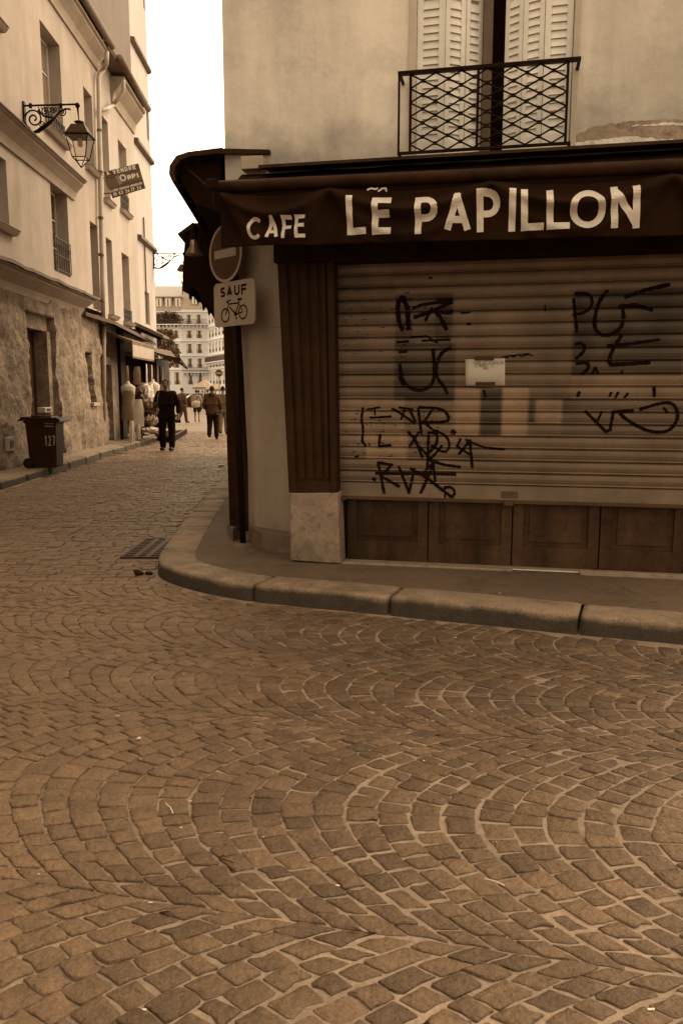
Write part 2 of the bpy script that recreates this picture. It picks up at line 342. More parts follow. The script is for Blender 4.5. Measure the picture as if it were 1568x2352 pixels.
def fans():
    mb = MB(); bounds = [-3.4, -2.0, -.6, .77, 2.15, 3.62, 4.62, 5.58, 6.5]; sp = .127
    for b0, b1 in zip(bounds, bounds[1:]):
        vc = (b0 + b1) / 2; c = (b1 - b0) / 2; hh = .82 * c; pw = 1.85; NT = 60
        T_ = [-1 + 2 * i / NT for i in range(NT + 1)]; C_ = [(hh * abs(t) ** pw, c * t) for t in T_]; A_ = [0]
        for a, b in zip(C_, C_[1:]): A_.append(A_[-1] + math.hypot(b[0] - a[0], b[1] - a[1]))
        Ln = A_[-1]
        def curve(s):
            s = min(max(s, 0), Ln - 1e-6); i = min(NT - 1, int(np.searchsorted(A_, s, side='right')) - 1); f = (s - A_[i]) / (A_[i + 1] - A_[i]); a, b = C_[i], C_[i + 1]
            return a[0] * (1 - f) + b[0] * f, a[1] * (1 - f) + b[1] * f, (b[0] - a[0]) / (A_[i + 1] - A_[i])
        n = int(round(Ln / .104)); k0 = random.random() * sp
        for k in range(int(15 / sp)):
            uk = -7.5 + k0 + k * sp; ss = [Ln * (i + (random.uniform(-.18, .18) if 0 < i < n else 0)) / n for i in range(n + 1)]; wob = random.gauss(0, .0022)
            def P(s, d, slide=0):
                x, y, tu = curve(s); r = abs(2 * s / Ln - 1)
                if slide: x, y, _ = curve(s - .7 * d * tu * (1 - r ** 5))
                u = uk + wob + d + x + .012 * NZ(uk, y, vc, 2.5); return AV * u + NV * (vc + y)
            for t0, t1 in zip(ss, ss[1:]):
                ctr = P((t0 + t1) / 2, sp / 2)
                if ctr.y > 6.42 + .1 * NZ(ctr.x, 0, 5, 1.5) and ctr.x < -1.2: continue
                if inside_pave(ctr.x, ctr.y) or ctr.y < -.3: continue
                if abs(ctr.x) > 2.4 + .55 * max(ctr.y, 0): continue
                j = jl(ctr.x, ctr.y); g = .0030 + .0026 * j + random.uniform(-.0012, .0015); cs = math.sqrt(max(.1, 1 - curve((t0 + t1) / 2)[2] ** 2)); gu = g / cs ** .7
                q = [P(t0 + g, gu), P(t0 + g, sp - gu, 1), P(t1 - g, sp - gu, 1), P(t1 - g, gu)]
                q = [(p.x + random.gauss(0, .0036), p.y + random.gauss(0, .0036)) for p in q]
                if any(inside_pave(*p) for p in q): continue
                ar = sum(q[i][0] * q[(i + 1) % 4][1] - q[(i + 1) % 4][0] * q[i][1] for i in range(4))
                if abs(ar) < .006: continue
                stone(mb, q if ar > 0 else q[::-1])
    return mb
def courses():
    mb = MB(); y = 6.45
    while y < 33:
        h = random.uniform(.095, .125) * (1 if y < 20 else 1.15); x = -9 if y > 22 else -5.66 - .045 * (y - 13) + (0 if y > 11 else -(11 - y) * .9)
        x += random.random() * .2; xr = -1.2
        while x < xr:
            wd = random.uniform(.15, .24); x1 = x + wd; g = .005 + random.uniform(0, .003)
            yy = y + .05 * NZ(x, y, 2, .8) + .02 * x * 0
            q = [(x + g, yy + g), (x1 - g, yy + g), (x1 - g, yy + h - g), (x + g, yy + h - g)]
            q = [(a + random.gauss(0, .003), b + random.gauss(0, .003)) for a, b in q]
            kx = -5.62 - .045 * (y - 13)
            if not any(inside_pave(a, b) for a, b in q) and not (y > 11 and x < kx + .02 and y < 34) and not (in_grate(q)): stone(mb, q)
            x = x1
        y += h
    return mb
GC = V3((-1.955, 8.12, 0))                   # drain grate centre
def in_grate(q):
    cx = sum(a for a, b in q) / 4; cy = sum(b for a, b in q) / 4; gx = -1.955 - .02 * (cy - 8.12); return abs(cx - gx) < .30 and abs(cy - 8.12) < .62
road_setts = struct(fans().build('road_fan_setts', sett, smooth=True))
street_setts = struct(courses().build('road_course_setts', sett, smooth=True))
# the bed of the road: sand between the setts, finely modelled near by, one sheet to the horizon
m = MB(); m.a = .5
NX, NY = 150, 190; ids = {}
for i in range(NX + 1):
    for j in range(NY + 1):
        x = -7.5 + 14 * i / NX; y = -1 + 16 * j / NY
        ids[i, j] = m.V((x, y, road_z(x, y) - (.0115 - .0050 * jl(x, y)) + .0012 * NZ(x, y, 0, 20)))
for i in range(NX):
    for j in range(NY): m.F(ids[i, j], ids[i + 1, j], ids[i + 1, j + 1], ids[i, j + 1])
struct(m.build('road', sand, smooth=True))
asph = mat('far_road_stone', .07, rough=.7, var=.15, vs=.6, bump=.5, bs=9, bd=.02)
m = MB(); N_ = 60
for (x0, x1, y0, y1) in ((-900, -7.5, -300, 15), (6.5, 900, -300, 15), (-7.5, 6.5, -300, -1), (-900, 900, 15, 1500)):
    m.quad((x0, y0, -.03), (x1, y0, -.03), (x1, y1, -.03), (x0, y1, -.03))
struct(m.build('ground', asph))
# kerb of the corner: separate granite blocks with joints
kmat = mat('kerb_granite', .16, hue=(1.02, 1, .95), rough=.85, var=.16, vs=5, bump=.8, bs=120, bd=.004, dirt=.15, grain=.5, low_dirt_shade=(.080, .130, .80))  # kerb face darkened: its shade is painted into the colour
pave = mat('pavement_asphalt', .075, hue=(.95, 1, 1.05), rough=.9, var=.16, vs=1.6, bump=.7, bs=220, bd=.003, dirt=.38, big=.25, grain=.3)
def offs(P, d):
    o = []
    for i, p in enumerate(P):
        a = P[max(0, i - 1)]; b = P[min(len(P) - 1, i + 1)]; t = V3((b[0] - a[0], b[1] - a[1], 0)).normalized(); o.append((p[0] + t.y * d, p[1] - t.x * d))
    return o
def smooth_path(P, it=2):
    for _ in range(it):
        Q = [P[0]]
        for a, b in zip(P, P[1:]): Q += [(a[0] * .75 + b[0] * .25, a[1] * .75 + b[1] * .25), (a[0] * .25 + b[0] * .75, a[1] * .25 + b[1] * .75)]
        P = Q + [P[-1]]
    return P
def kerb_run(mb, P, width, h, cuts, jitter=.004):
    """P runs so that the pavement lies to its right-hand side offs(+)"""
    P = resample(smooth_path(P), .05); D = [0]
    for a, b in zip(P, P[1:]): D.append(D[-1] + math.hypot(b[0] - a[0], b[1] - a[1]))
    N = [V3((b[0] - a[0], b[1] - a[1], 0)).normalized() for a, b in zip(P, P[1:])]; N.append(N[-1])
    prof = [(0, -.05), (0.006, h * .45), (.012, h - .028), (.016, h - .011), (.032, h - .002), (.075, h), (width * .6, h + .002), (width - .01, h), (width, h - .006), (width, -.02)]
    for a, b in zip(cuts, cuts[1:]):
        idx = [i for i, d in enumerate(D) if a <= d <= b]
        if len(idx) < 2: continue
        rows = []; dz = random.gauss(0, .003); k = 0
        for n_, i in enumerate(idx):
            edge = min(n_, len(idx) - 1 - n_); sh = .018 if edge == 0 else 0
            t = N[i]; r = V3((t.y, -t.x, 0)); base = V3((*P[i], 0)) + t * (.010 if n_ == 0 else -.010 if n_ == len(idx) - 1 else 0)
            rows.append([mb.V(base + r * (pw + (sh if pz > h * .3 and pw < width * .5 else 0) + .004 * NZ(base.x * 9, base.y * 9, pz * 20, 1) + .004 * NZ(base.x * 28, base.y * 28, pz * 50, 1)) + V3((0, 0, pz + dz - (sh * .5 if pz > h * .5 else 0) + .003 * NZ(base.x, base.y, pw * 9, 9)))) for pw, pz in prof])
        for A, B in zip(rows, rows[1:]):
            for j in range(len(prof) - 1): mb.F(A[j], B[j], B[j + 1], A[j + 1])
        mb.F(*rows[0]); mb.F(*rows[-1][::-1])
m = MB(); Pk = KERB; total = 40
# block joints at measured places along the kerb
SP = resample(smooth_path(Pk), .05); D = [0]
for a, b in zip(SP, SP[1:]): D.append(D[-1] + math.hypot(b[0] - a[0], b[1] - a[1]))
def dist_of(x, y): return min(zip(D, SP), key=lambda q: (q[1][0] - x) ** 2 + (q[1][1] - y) ** 2)[0]
cuts = sorted([0, dist_of(3.4, 4.5), dist_of(1.592, 5.122), dist_of(.32, 5.627), dist_of(-.70, 5.99), dist_of(-1.70, 7.45)] + [dist_of(-1.8, 8.7) + 1.15 * k for k in range(24)])
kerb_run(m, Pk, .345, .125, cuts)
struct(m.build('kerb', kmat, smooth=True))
m = MB(); inner = offs(SP, .342); inn = inner
far = [(8, 34), (8, 2.5), (6.2, 3.2)]
# pavement sheet as a strip from the kerb's inner edge to the house
m2 = []
for p in inn[::3]: m2.append((p[0], p[1], .118))
m.poly(m2[::-1] and [V3(p) for p in m2] + [V3((8, 34, .118)), V3((8, 2.4, .118))])
struct(m.build('pavement', pave))
# left pavement and kerb
LK = [(-5.3, 4.0), (-5.45, 8), (-5.63, 13), (-5.95, 20), (-6.12, 27), (-6.2, 30)]
m = MB(); LKr = [(x, y) for x, y in LK][::-1]
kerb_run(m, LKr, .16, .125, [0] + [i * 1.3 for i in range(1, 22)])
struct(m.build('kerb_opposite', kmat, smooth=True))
m = MB(); ins = offs(resample(LKr, .5), .157)
m.poly([V3((x, y, .118)) for x, y in ins] + [V3((-7.4, 4, .118)), V3((-7.6, 30, .118))])
struct(m.build('pavement_opposite', mat('pavement_light', .15, rough=.9, var=.14, vs=1.5, bump=.5, bs=150, bd=.003, dirt=.15, big=.12)))
# gutter strip of long stones beside the side-street kerb, with the drain grate
gst = mat('gutter_stone', .10, rough=.7, var=.2, vs=5, bump=.5, bs=80, bd=.004, attr=.2)
iron = mat('cast_iron', .035, rough=.6, var=.3, vs=8, bump=.3, bs=60, metal=.6)
dark = mat('dark_void', .006, rough=1, var=.1, bump=0)
m = MB(); m.box(-2.22, -1.69, 7.55, 8.69, -.045, -.012)
struct(m.build('drain_surround', gst, bevel=.006))
gt = thing('drain_grate', 'cast iron drain grate with three rows of slots beside the corner kerb', 'drain grate', (-1.955, 8.12, -.012))
m = MB(); x0, x1, y0, y1 = -2.16, -1.75, 7.62, 8.62
nx = 3; ny = 11
m.box(x0 + .02, x1 - .02, y0 + .02, y1 - .02, -.0115, .0042)  # near-black slab just under the bars stands in for the pit's shade
void = m.build('pit_shade', dark, gt); m = MB()
cw = (x1 - x0 - .05) / nx
m.box(x0, x0 + .025, y0, y1, -.011, .008); m.box(x1 - .025, x1, y0, y1, -.011, .008)
m.box(x0 + .025, x1 - .025, y0, y0 + .03, -.011, .008); m.box(x0 + .025, x1 - .025, y1 - .03, y1, -.011, .008)
for i in range(1, nx): xx = x0 + .025 + cw * i; m.box(xx - .024, xx + .024, y0 + .03, y1 - .03, -.011, .0082)
dy = (y1 - y0 - .06) / ny
for j in range(1, ny): yy = y0 + .03 + dy * j; m.box(x0 + .025, x1 - .025, yy - .019, yy + .019, -.011, .0076)
m.build('grating', iron, gt, bevel=.002)
# ================================================================ CORNER CAFE
plaster = mat('cafe_plaster', .54, hue=(1, 1, 1), rough=.95, var=.08, vs=1.3, bump=.5, bs=25, bd=.006, streak=.17, dirt=.13, low_dirt_shade=(3.2, 3.8, .55), big=.14)
plaster_low = mat('corner_plaster', .27, rough=.9, var=.10, vs=1.2, bump=.35, bs=30, bd=.005, streak=.15, low_dirt_shade=(.1, .5, .3))
oldwood = mat('brown_painted_wood', .017, rough=.6, var=.25, vs=3, bump=.5, bs=50, bd=.003, streak=.35, dirt=.25)
darkwood = mat('dark_wood', .010, rough=.6, var=.25, vs=3, bump=.4, bs=50, bd=.003, streak=.3)
marble = mat('marble_plinth', .175, rough=.5, var=.3, vs=5, bump=.15, bs=25, bd=.003, dirt=.45, low_dirt_shade=(.1, .35, .25))
stonem = mat('footing_stone', .11, rough=.85, var=.2, vs=4, bump=.7, bs=60, bd=.006, dirt=.3)
zinc = mat('weathered_zinc', .019, rough=.55, var=.3, vs=4, bump=.2, bs=30, metal=.3, streak=.2)
fabric = mat('awning_fabric', .009, rough=.92, var=.18, vs=3, bump=.35, bs=400, bd=.001, streak=.25)
fabric_side = mat('side_awning_fabric', .008, rough=.95, var=.2, vs=3, bump=.3, bs=300, bd=.001)
cream = mat('cream_letter_paint', .50, rough=.7, var=.10, vs=7, bump=.15, bs=90, bd=.001, dirt=.12)
shutpaint = mat('persienne_paint', .70, rough=.6, var=.08, vs=3, bump=.2, bs=40, bd=.002, streak=.12, dirt=.1)
wrought = mat('wrought_iron', .006, rough=.5, var=.3, vs=10, bump=.3, bs=60, metal=.3)
slat = mat('roller_slat_steel', .10, rough=.45, var=.13, vs=2.2, bump=.12, bs=60, bd=.002, metal=.15, streak=.12, attr=.8, dirt=.15)
spray = mat('black_spray_paint', .004, rough=.8, var=.3, vs=9, bump=0)
paper = mat('notice_paper', .45, rough=.8, var=.04, vs=4, bump=.1, bs=20)
tape = mat('brown_tape', .03, rough=.35, var=.1, bump=0)
ink = mat('pen_ink', .05, rough=.8, var=.1, bump=0)
threshold = mat('threshold_stone', .2, rough=.7, var=.2, vs=6, bump=.4, bs=60, dirt=.35)
cafe = thing('cafe_building', 'plastered corner building with a closed roller shutter and carved wooden shopfront under its awning', 'building', (.8, 9.5, 0))
UE = 4.7; BD = 9.0; ZT = 10.5
C0 = F.p(-1.0, 0, 0)
def side_pt(d, off=0): return V3((C0.x - .048 * d + off * -1.0, C0.y + d, 0))
# upper storey: front sheet with the window, side along the street, back and roof
wu0 = F.u(955, 100); wu1 = F.u(1316, 100); wz0 = 3.44; wz1 = 5.9
m = MB(); ZB = 3.36
facade(m, F, -1.0, UE, ZB, ZT, [(wu0, wu1, wz0, wz1), (wu0, wu1, 6.9, 9.0)], .32, BD, back=False)
b0 = C0; b1 = side_pt(14); b2 = F.p(UE, -BD - 5, 0); b3 = F.p(UE, 0, 0)
for p, q in ((b1, b0), (b2, b1), (b3, b2)): m.quad(V3((p.x, p.y, ZB)), V3((q.x, q.y, ZB)), V3((q.x, q.y, ZT)), V3((p.x, p.y, ZT)))
m.poly([V3((p.x, p.y, ZT)) for p in (b0, b3, b2, b1)]); m.poly([V3((p.x, p.y, ZB)) for p in (b0, b1, b2, b3)])
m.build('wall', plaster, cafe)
# ground floor: chamfered corner; A on the front, B on the chamfer, D at the side street
A = F.p(-.48, -.55, 0); Dp = V3((-1.15, 8.12, 0)); Bp = V3((-.925, 7.86, 0)); E_ = side_pt(14, -.05)
m = MB(); zf = .12; zt = ZB - .004
ch = Fr(A.x, A.y, A.x - Bp.x, A.y - Bp.y)    # chamfer frame, u from A negative towards B
chl = (A - Bp).length
nx = 14
for i in range(nx):
    def cp(t, z): w_ = .035 * math.sin(math.pi * t) + .008 * NZ(t, z, 0, 2) ; return ch.p(-chl * t - .10 * t * max(0, (z - 1.0)) / 2.2, w_, z)
    for j in range(24):
        z0 = zf + (zt - zf) * j / 24; z1 = zf + (zt - zf) * (j + 1) / 24
        m.quad(cp((i + 1) / nx, z0), cp(i / nx, z0), cp(i / nx, z1), cp((i + 1) / nx, z1))
m.quad(V3((E_.x, E_.y, zf)), V3((Dp.x, Dp.y, zf)), V3((Dp.x, Dp.y, zt)), V3((E_.x, E_.y, zt)))
m.quad(V3((Dp.x, Dp.y, zf)), V3((Bp.x + .0, Bp.y, zf)) + ch.n * -.03, V3((Bp.x, Bp.y, zt)) + ch.n * -.03, V3((Dp.x, Dp.y, zt)))
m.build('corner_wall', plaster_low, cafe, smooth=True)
# narrow crack / string line in the corner plaster
m = MB(); m.fbox(ch, -chl * .62, -.01, .03, .047, 2.20, 2.225); m.build('wall_ledge', plaster_low, cafe)
# dark timber post at the corner (between the plaster and the side street)
m = MB(); dfr = Fr(Bp.x, Bp.y, Bp.x - Dp.x, Bp.y - Dp.y); dl = (Bp - Dp).length
m.hexa([dfr.p(0.0, .03, .22), dfr.p(0.0, -.05, .22), dfr.p(-dl * .90, -.05, .22), dfr.p(-dl * .90, .03, .22), dfr.p(-.14, .035, zt), dfr.p(-.14, -.05, zt), dfr.p(-dl * 1.05, -.05, zt), dfr.p(-dl * 1.05, .035, zt)])
m.build('corner_post', oldwood, cafe, bevel=.004)
# stone footing round the corner
m = MB()
for outer, inn_, h in (([(668, 1272), (640, 1271), (600, 1262), (572, 1246), (562, 1226)], [Bp + V3((.0, .1, 0)), A + V3((.1, .1, 0))], .27), ([(551, 1238), (535, 1246), (524, 1232), (521, 1208)], [Dp + V3((-.03, .2, 0)), Bp + V3((.0, .12, 0))], .24)):
    lo = [G(x, y, .11) for x, y in outer] + [V3((p.x, p.y, .11)) for p in inn_]; c_ = sum(lo, V3()) / len(lo); n_ = len(outer)
    hi = [V3((p.x + (c_.x - p.x) * (.10 if i < n_ else 0), p.y + (c_.y - p.y) * (.10 if i < n_ else 0), h + .008 * (i % 2))) for i, p in enumerate(lo)]
    a_ = [m.V(p) for p in lo]; b_ = [m.V(p) for p in hi]; m.F(*b_)
    for i in range(len(lo)): m.F(a_[i], a_[(i + 1) % len(lo)], b_[(i + 1) % len(lo)], b_[i])
m.build('footing', stonem, cafe, bevel=.018)
# fluted pilaster and marble plinth
def uzl(pts, w_=0): return [F.uz(x, y, w_) for x, y in pts]
m = MB(); q = uzl([(665, 1131), (775, 1131), (768, 575), (637, 575)], .02)
m.fprism(F, q, -.66, .015)
bl, br, tr, tl = q
def bil(s, t): return tuple((bl[j] * (1 - s) + br[j] * s) * (1 - t) + (tl[j] * (1 - s) + tr[j] * s) * t for j in (0, 1))
for s0, s1, w1 in ((0, .16, .045), (.22, .34, .035), (.40, .52, .035), (.58, .70, .035), (.76, .84, .04), (.88, 1.0, .055)):
    m.fprism(F, [bil(s0, .0 if s0 in (0, .88) else .06), bil(s1, .0 if s0 in (0, .88) else .06), bil(s1, 1), bil(s0, 1)], .0155, w1)
m.fprism(F, [bil(.16, 0), bil(.88, 0), bil(.88, .045), bil(.16, .045)], .0155, .043)
m.build('pilaster', oldwood, cafe, bevel=.004)
m = MB(); m.fprism(F, uzl([(667, 1287), (781, 1295), (775, 1132), (665, 1133)], .06), -.2, .06); m.build('plinth', marble, cafe, bevel=.008)
# lintel and dark fascia above the shutter
m = MB(); m.fbox(F, -.56, UE, -.30, .10, 2.66, 2.80); m.fbox(F, -.53, UE, -.30, .06, 2.801, ZB - .006)
m.build('fascia', darkwood, cafe, bevel=.006)
# side of the opening, ceiling, and the solid behind the shutter
m = MB(); m.fbox(F, UE - .35, UE, -.3, 0, .1, 2.655); m.build('end_pier', plaster_low, cafe)
m = MB(); m.fbox(F, -.02, UE - .36, -.60, -.45, .1, 2.9); m.build('inner_partition', dark, cafe)
# ---- roller shutter
SW = -.10; PIT = .1025
ss = .67; uL = F.u(782, 1000, SW) ; uR = UE - .36
m = MB(); Z0 = F.z(1175, 1117, SW)
def slat_w(z):
    """profile of the curtain, one slat PIT high"""
    if z < Z0: return SW + .012
    t = ((z - Z0) % PIT) / PIT
    if t < .10: return SW - .008 * (1 - abs(t - .04) / .06) if t < .1 else SW
    if t < .22: return SW + .004 + .005 * math.sin(math.pi * (t - .10) / .12)
    return SW + .003 + .008 * math.sin(math.pi * (t - .22) / .78)
def g6(X, Y): x = X * .5271 + 741.4; y = Y * .5271 + 548; return F.uz(x, y, SW)
PATCH = []                                    # repainted and grimy rectangles: u0 u1 z0 z1 value
def patch6(x0, y0, x1, y1, v):
    a = g6(x0, (y0 + y1) / 2); b = g6(x1, (y0 + y1) / 2); c = g6((x0 + x1) / 2, y0); d = g6((x0 + x1) / 2, y1); PATCH.append((a[0], b[0], d[1], c[1], v))
patch6(318, 240, 565, 470, -.22); patch6(385, 245, 480, 440, .12); patch6(318, 455, 580, 712, -.22); patch6(400, 430, 500, 480, .1)
patch6(580, 655, 690, 860, .34); patch6(690, 655, 772, 860, -.30); patch6(772, 650, 893, 860, .36); patch6(893, 705, 920, 800, -.25); patch6(920, 700, 1040, 803, .28)
patch6(65, 690, 355, 915, .24); patch6(190, 850, 375, 965, .42); patch6(1040, 700, 1568, 860, -.12); patch6(1090, 215, 1568, 600, -.26); patch6(60, 180, 320, 250, -.1)
patch6(580, 250, 1090, 480, .05); patch6(1080, 600, 1568, 700, .08); patch6(345, 715, 570, 800, .06)
zs = [F.z(1175, 1148, SW)]; z = Z0
while z < 2.66:
    zs += [z + PIT * t for t in (0, .035, .08, .13, .16, .2, .24, .4, .6, .8, .93)]; z += PIT
zs = [z for z in zs if z <= 2.66]
us = [uL - .12 + .03 * i for i in range(int((uR - uL + .12) / .03) + 1)]
idx = {}
for j, z in enumerate(zs):
    for i, u in enumerate(us):
        v = .5 + .10 * NZ(u, math.floor((z - Z0) / PIT), 0, .9)
        for p in PATCH:
            if p[0] < u < p[1] and p[2] < z < p[3]: v += p[4] * 1.4
        t = ((z - Z0) % PIT) / PIT
        if z > Z0 and t < .1: v -= .12
        if z > Z0 and .1 < t < .21: v += .10  # highlight painted along each slat's rib
        v -= .42 * max(0, NZ(u, z, 7, 1.4)) * (1 if u < 1.2 or z > 1.9 else .3) + .22 * max(0, NZ(u * .7, z * 4, 3, 2.5)); v += .10 * NZ(u, z, 11, 5)
        m.a = min(1, max(0, v)); idx[i, j] = m.V(F.p(u, slat_w(z) + .0015 * NZ(u, z, 0, 1.3), z))
for i in range(len(us) - 1):
    for j in range(len(zs) - 1): m.F(idx[i, j], idx[i + 1, j], idx[i + 1, j + 1], idx[i, j + 1])
rs = m.build('roller_shutter', slat, cafe)
rail = mat('shutter_rail_steel', .05, rough=.5, metal=.3, var=.2)
m = MB(); zb = zs[0]; m.a = .5; m.fbox(F, uL - .02, uR, SW - .02, SW + .03, zb - .03, zb); m.fbox(F, uL, uL + .06, SW + .031, SW + .05, zb - .035, zb - .012)
uc = F.u(1167, 1152, SW); m.fbox(F, uc - .04, uc + .04, SW + .031, SW + .05, zb - .045, zb + .0)
m.build('bottom_bar', rail, rs, bevel=.003)
m = MB(); q = uzl([(768, 1150), (781, 1150), (768, 612), (756, 612)], SW); m.fprism(F, [q[0], q[1], q[2], q[3]], SW - .03, SW + .05); m.build('guide_rail', darkwood, rs, bevel=.003)
# little embossed plate on the bottom bar
m = MB()
for k in range(4): a = g6(775, 1103 + 8 * k); b = g6(848, 1103 + 8 * k); m.fbox(F, a[0], b[0], SW + .013, SW + .016, a[1] - .004, a[1] + .004)
m.build('maker_plate', rail, rs)
def on_slats(u, z, lift): return F.p(u, slat_w(z) + .0035 + lift + .0015 * NZ(u, z, 0, 1.3), z)
GR = [  # spray strokes in pixels of the measured view: width, points
 (15, [(350, 250), (322, 290), (335, 380), (352, 400)]), (17, [(345, 252), (368, 300), (374, 400)]), (10, [(390, 305), (430, 290), (520, 275)]), (12, [(395, 345), (470, 320), (565, 275)]), (16, [(500, 275), (566, 272)]), (16, [(490, 320), (566, 320)]), (14, [(488, 312), (515, 350), (540, 400)]), (9, [(475, 300), (445, 360)]),
 (8, [(320, 452), (375, 448)]), (7, [(430, 445), (555, 440)]), (9, [(330, 495), (368, 492)]), (11, [(335, 545), (340, 600), (370, 650), (430, 665), (475, 640), (488, 590), (480, 480)]), (11, [(560, 475), (515, 495), (490, 560), (497, 610), (525, 640), (543, 678)]), (7, [(330, 600), (350, 640)]), (6, [(380, 430), (450, 425), (500, 455)]),
 (9, [(1090, 260), (1105, 410)]), (9, [(1095, 240), (1160, 240), (1175, 280), (1150, 320), (1085, 335)]), (12, [(1240, 225), (1195, 280), (1175, 390), (1215, 425), (1270, 415), (1310, 370), (1302, 285)]), (12, [(1310, 258), (1400, 225), (1510, 200)]), (12, [(1285, 298), (1360, 290), (1435, 312)]), (12, [(1300, 420), (1255, 490), (1240, 550), (1290, 548), (1425, 540)]), (9, [(1235, 468), (1330, 460), (1465, 440)]),
 (10, [(1095, 460), (1130, 455), (1142, 485), (1100, 525)]), (10, [(1100, 545), (1150, 540), (1158, 565), (1125, 592)]), (9, [(1170, 590), (1185, 565), (1200, 590)]), (10, [(1295, 580), (1305, 582)]), (16, [(1105, 675), (1118, 680)]), (7, [(1245, 690), (1255, 668)]), (7, [(1272, 695), (1285, 668)]), (7, [(1310, 695), (1328, 672)]), (9, [(1440, 645), (1441, 690)]),
 (9, [(1140, 750), (1190, 800), (1245, 855), (1262, 760)]), (7, [(1215, 752), (1190, 800)]), (10, [(1255, 755), (1370, 750), (1275, 752), (1350, 810), (1430, 845), (1510, 840), (1548, 780), (1530, 720), (1480, 712), (1375, 745)]), (8, [(1480, 735), (1500, 760)]),
 (8, [(175, 735), (168, 790), (178, 830), (170, 880), (188, 905)]), (6, [(190, 745), (250, 735)]), (5, [(225, 735), (228, 770)]), (8, [(300, 740), (330, 755), (400, 805)]), (7, [(360, 735), (340, 790)]), (8, [(375, 740), (405, 800)]), (9, [(415, 740), (430, 855)]), (9, [(415, 735), (520, 740), (550, 775), (540, 800), (430, 800)]),
 (9, [(370, 840), (400, 870), (435, 955)]), (8, [(375, 910), (420, 840)]), (9, [(460, 850), (455, 1000)]), (9, [(455, 845), (500, 845), (495, 900), (455, 940)]), (8, [(470, 900), (530, 935), (555, 905), (540, 860), (490, 835)]), (9, [(460, 965), (530, 985), (600, 995)]), (14, [(560, 835), (578, 850)]), (9, [(590, 940), (640, 880), (650, 1000)]), (7, [(620, 875), (700, 910), (790, 918)]), (14, [(148, 945), (150, 952)]), (10, [(215, 1045), (232, 1050)]), (10, [(228, 1022), (580, 1026)]),
 (7, [(205, 780), (300, 775)]), (8, [(250, 850), (245, 905), (300, 900)]), (7, [(330, 735), (395, 745)]), (8, [(480, 740), (440, 800), (500, 850)]), (8, [(520, 900), (470, 960), (420, 905)]), (7, [(600, 870), (585, 905), (640, 940)]), (8, [(430, 1030), (480, 975), (490, 1060)]), (9, [(240, 970), (268, 1110)]), (9, [(245, 975), (300, 985), (255, 1035)]), (9, [(255, 1035), (335, 1080)]), (9, [(330, 990), (375, 1105), (400, 1000)]), (10, [(490, 965), (425, 1110)]), (10, [(380, 1000), (450, 1040), (560, 1125)]), (8, [(560, 1130), (577, 1105), (560, 1080), (525, 1085)]), (5, [(530, 1090), (532, 1130)]),
 (3, [(790, 512), (800, 522), (815, 505), (830, 520), (850, 500), (862, 518), (880, 505), (915, 510)]), (3, [(780, 516), (900, 500)]), (7, [(700, 660), (708, 690)]), (8, [(625, 372), (645, 372)]), (5, [(600, 325), (640, 322)]), (4, [(966, 290), (970, 318)]), (5, [(460, 170), (475, 175)])]
m = MB()
for wd, P in GR:
    Q = [g6(*p) for p in (smooth_path([tuple(map(float, p)) for p in P], 1 if len(P) < 6 else 2) if len(P) > 3 else P)]
    stroke(m, Q, (wd * 1.15 + 1.5) * .5271 / 262, on_slats, step=.012, cuts=2, ragged=.22)
rng = random.Random(3)
for k in range(170):                          # overspray specks, label scraps and drips
    X = rng.choice([rng.uniform(70, 560), rng.uniform(90, 380)]); Y = rng.choice([rng.uniform(200, 520), rng.uniform(740, 960)]); a = g6(X, Y); r = rng.uniform(.003, .009)
    stroke(m, [a, (a[0] + r * rng.uniform(.6, 3), a[1] + rng.uniform(-.3, .3) * r)], r, on_slats, step=.01, cuts=0)
m.build('graffiti', spray, rs)
# ---- wooden doors below the shutter
DW = -.16
m = MB(); ztop = .72
m.fbox(F, -.02, uR, DW - .1, DW - .0125, .12, .8)
dx = [(785, 983), (983, 1175), (1175, 1375), (1375, 1572), (1572, 1772), (1772, 1975)]
doorwood = mat('worn_door_wood', .034, rough=.6, var=.3, vs=3, bump=.6, bs=50, bd=.004, streak=.45, dirt=.3)
for k, (xa, xb) in enumerate(dx):
    door = MB(); ua = F.u(xa, 1230, DW) + (.0 if k else .05); ub = F.u(xb, 1230, DW); 
    if ua > uR: continue
    g = .006; ua += g; ub -= g; ub = min(ub, uR - .01); st = .085; zb_ = .128; za = .80
    door.fbox(F, ua, ua + st, DW - .011, DW + .022, zb_, za); door.fbox(F, ub - st, ub, DW - .011, DW + .022, zb_, za)
    door.fbox(F, ua + st, ub - st, DW - .011, DW + .020, zb_, zb_ + .175)
    door.fbox(F, ua + st, ub - st, DW - .011, DW + .020, za - .06, za)
    door.fbox(F, ua + st, ub - st, DW - .0115, DW - .0105, zb_ + .175, za - .06)
    door.fbox(F, ua + st + .05, ub - st - .05, DW - .0100, DW + .004, zb_ + .215, za - .10)
    door.build('door_panel', doorwood, cafe, bevel=.006)
m.build('door_backing', darkwood, cafe)
m = MB(); m.fbox(F, .0, uR, -.22, -.01, .112, .126)
m.fbox(F, 0.0, F.u(1175, 1300), -.0095, .03, .105, .134); m.fbox(F, F.u(1330, 1310), uR + .3, -.0095, .05, .105, .15)
m.build('threshold', threshold, cafe, bevel=.004)
# bright metal strip
m = MB(); m.fbox(F, F.u(1176, 1304), F.u(1328, 1310), .0, .012, .128, .136); m.build('threshold_strip', cream, cafe)
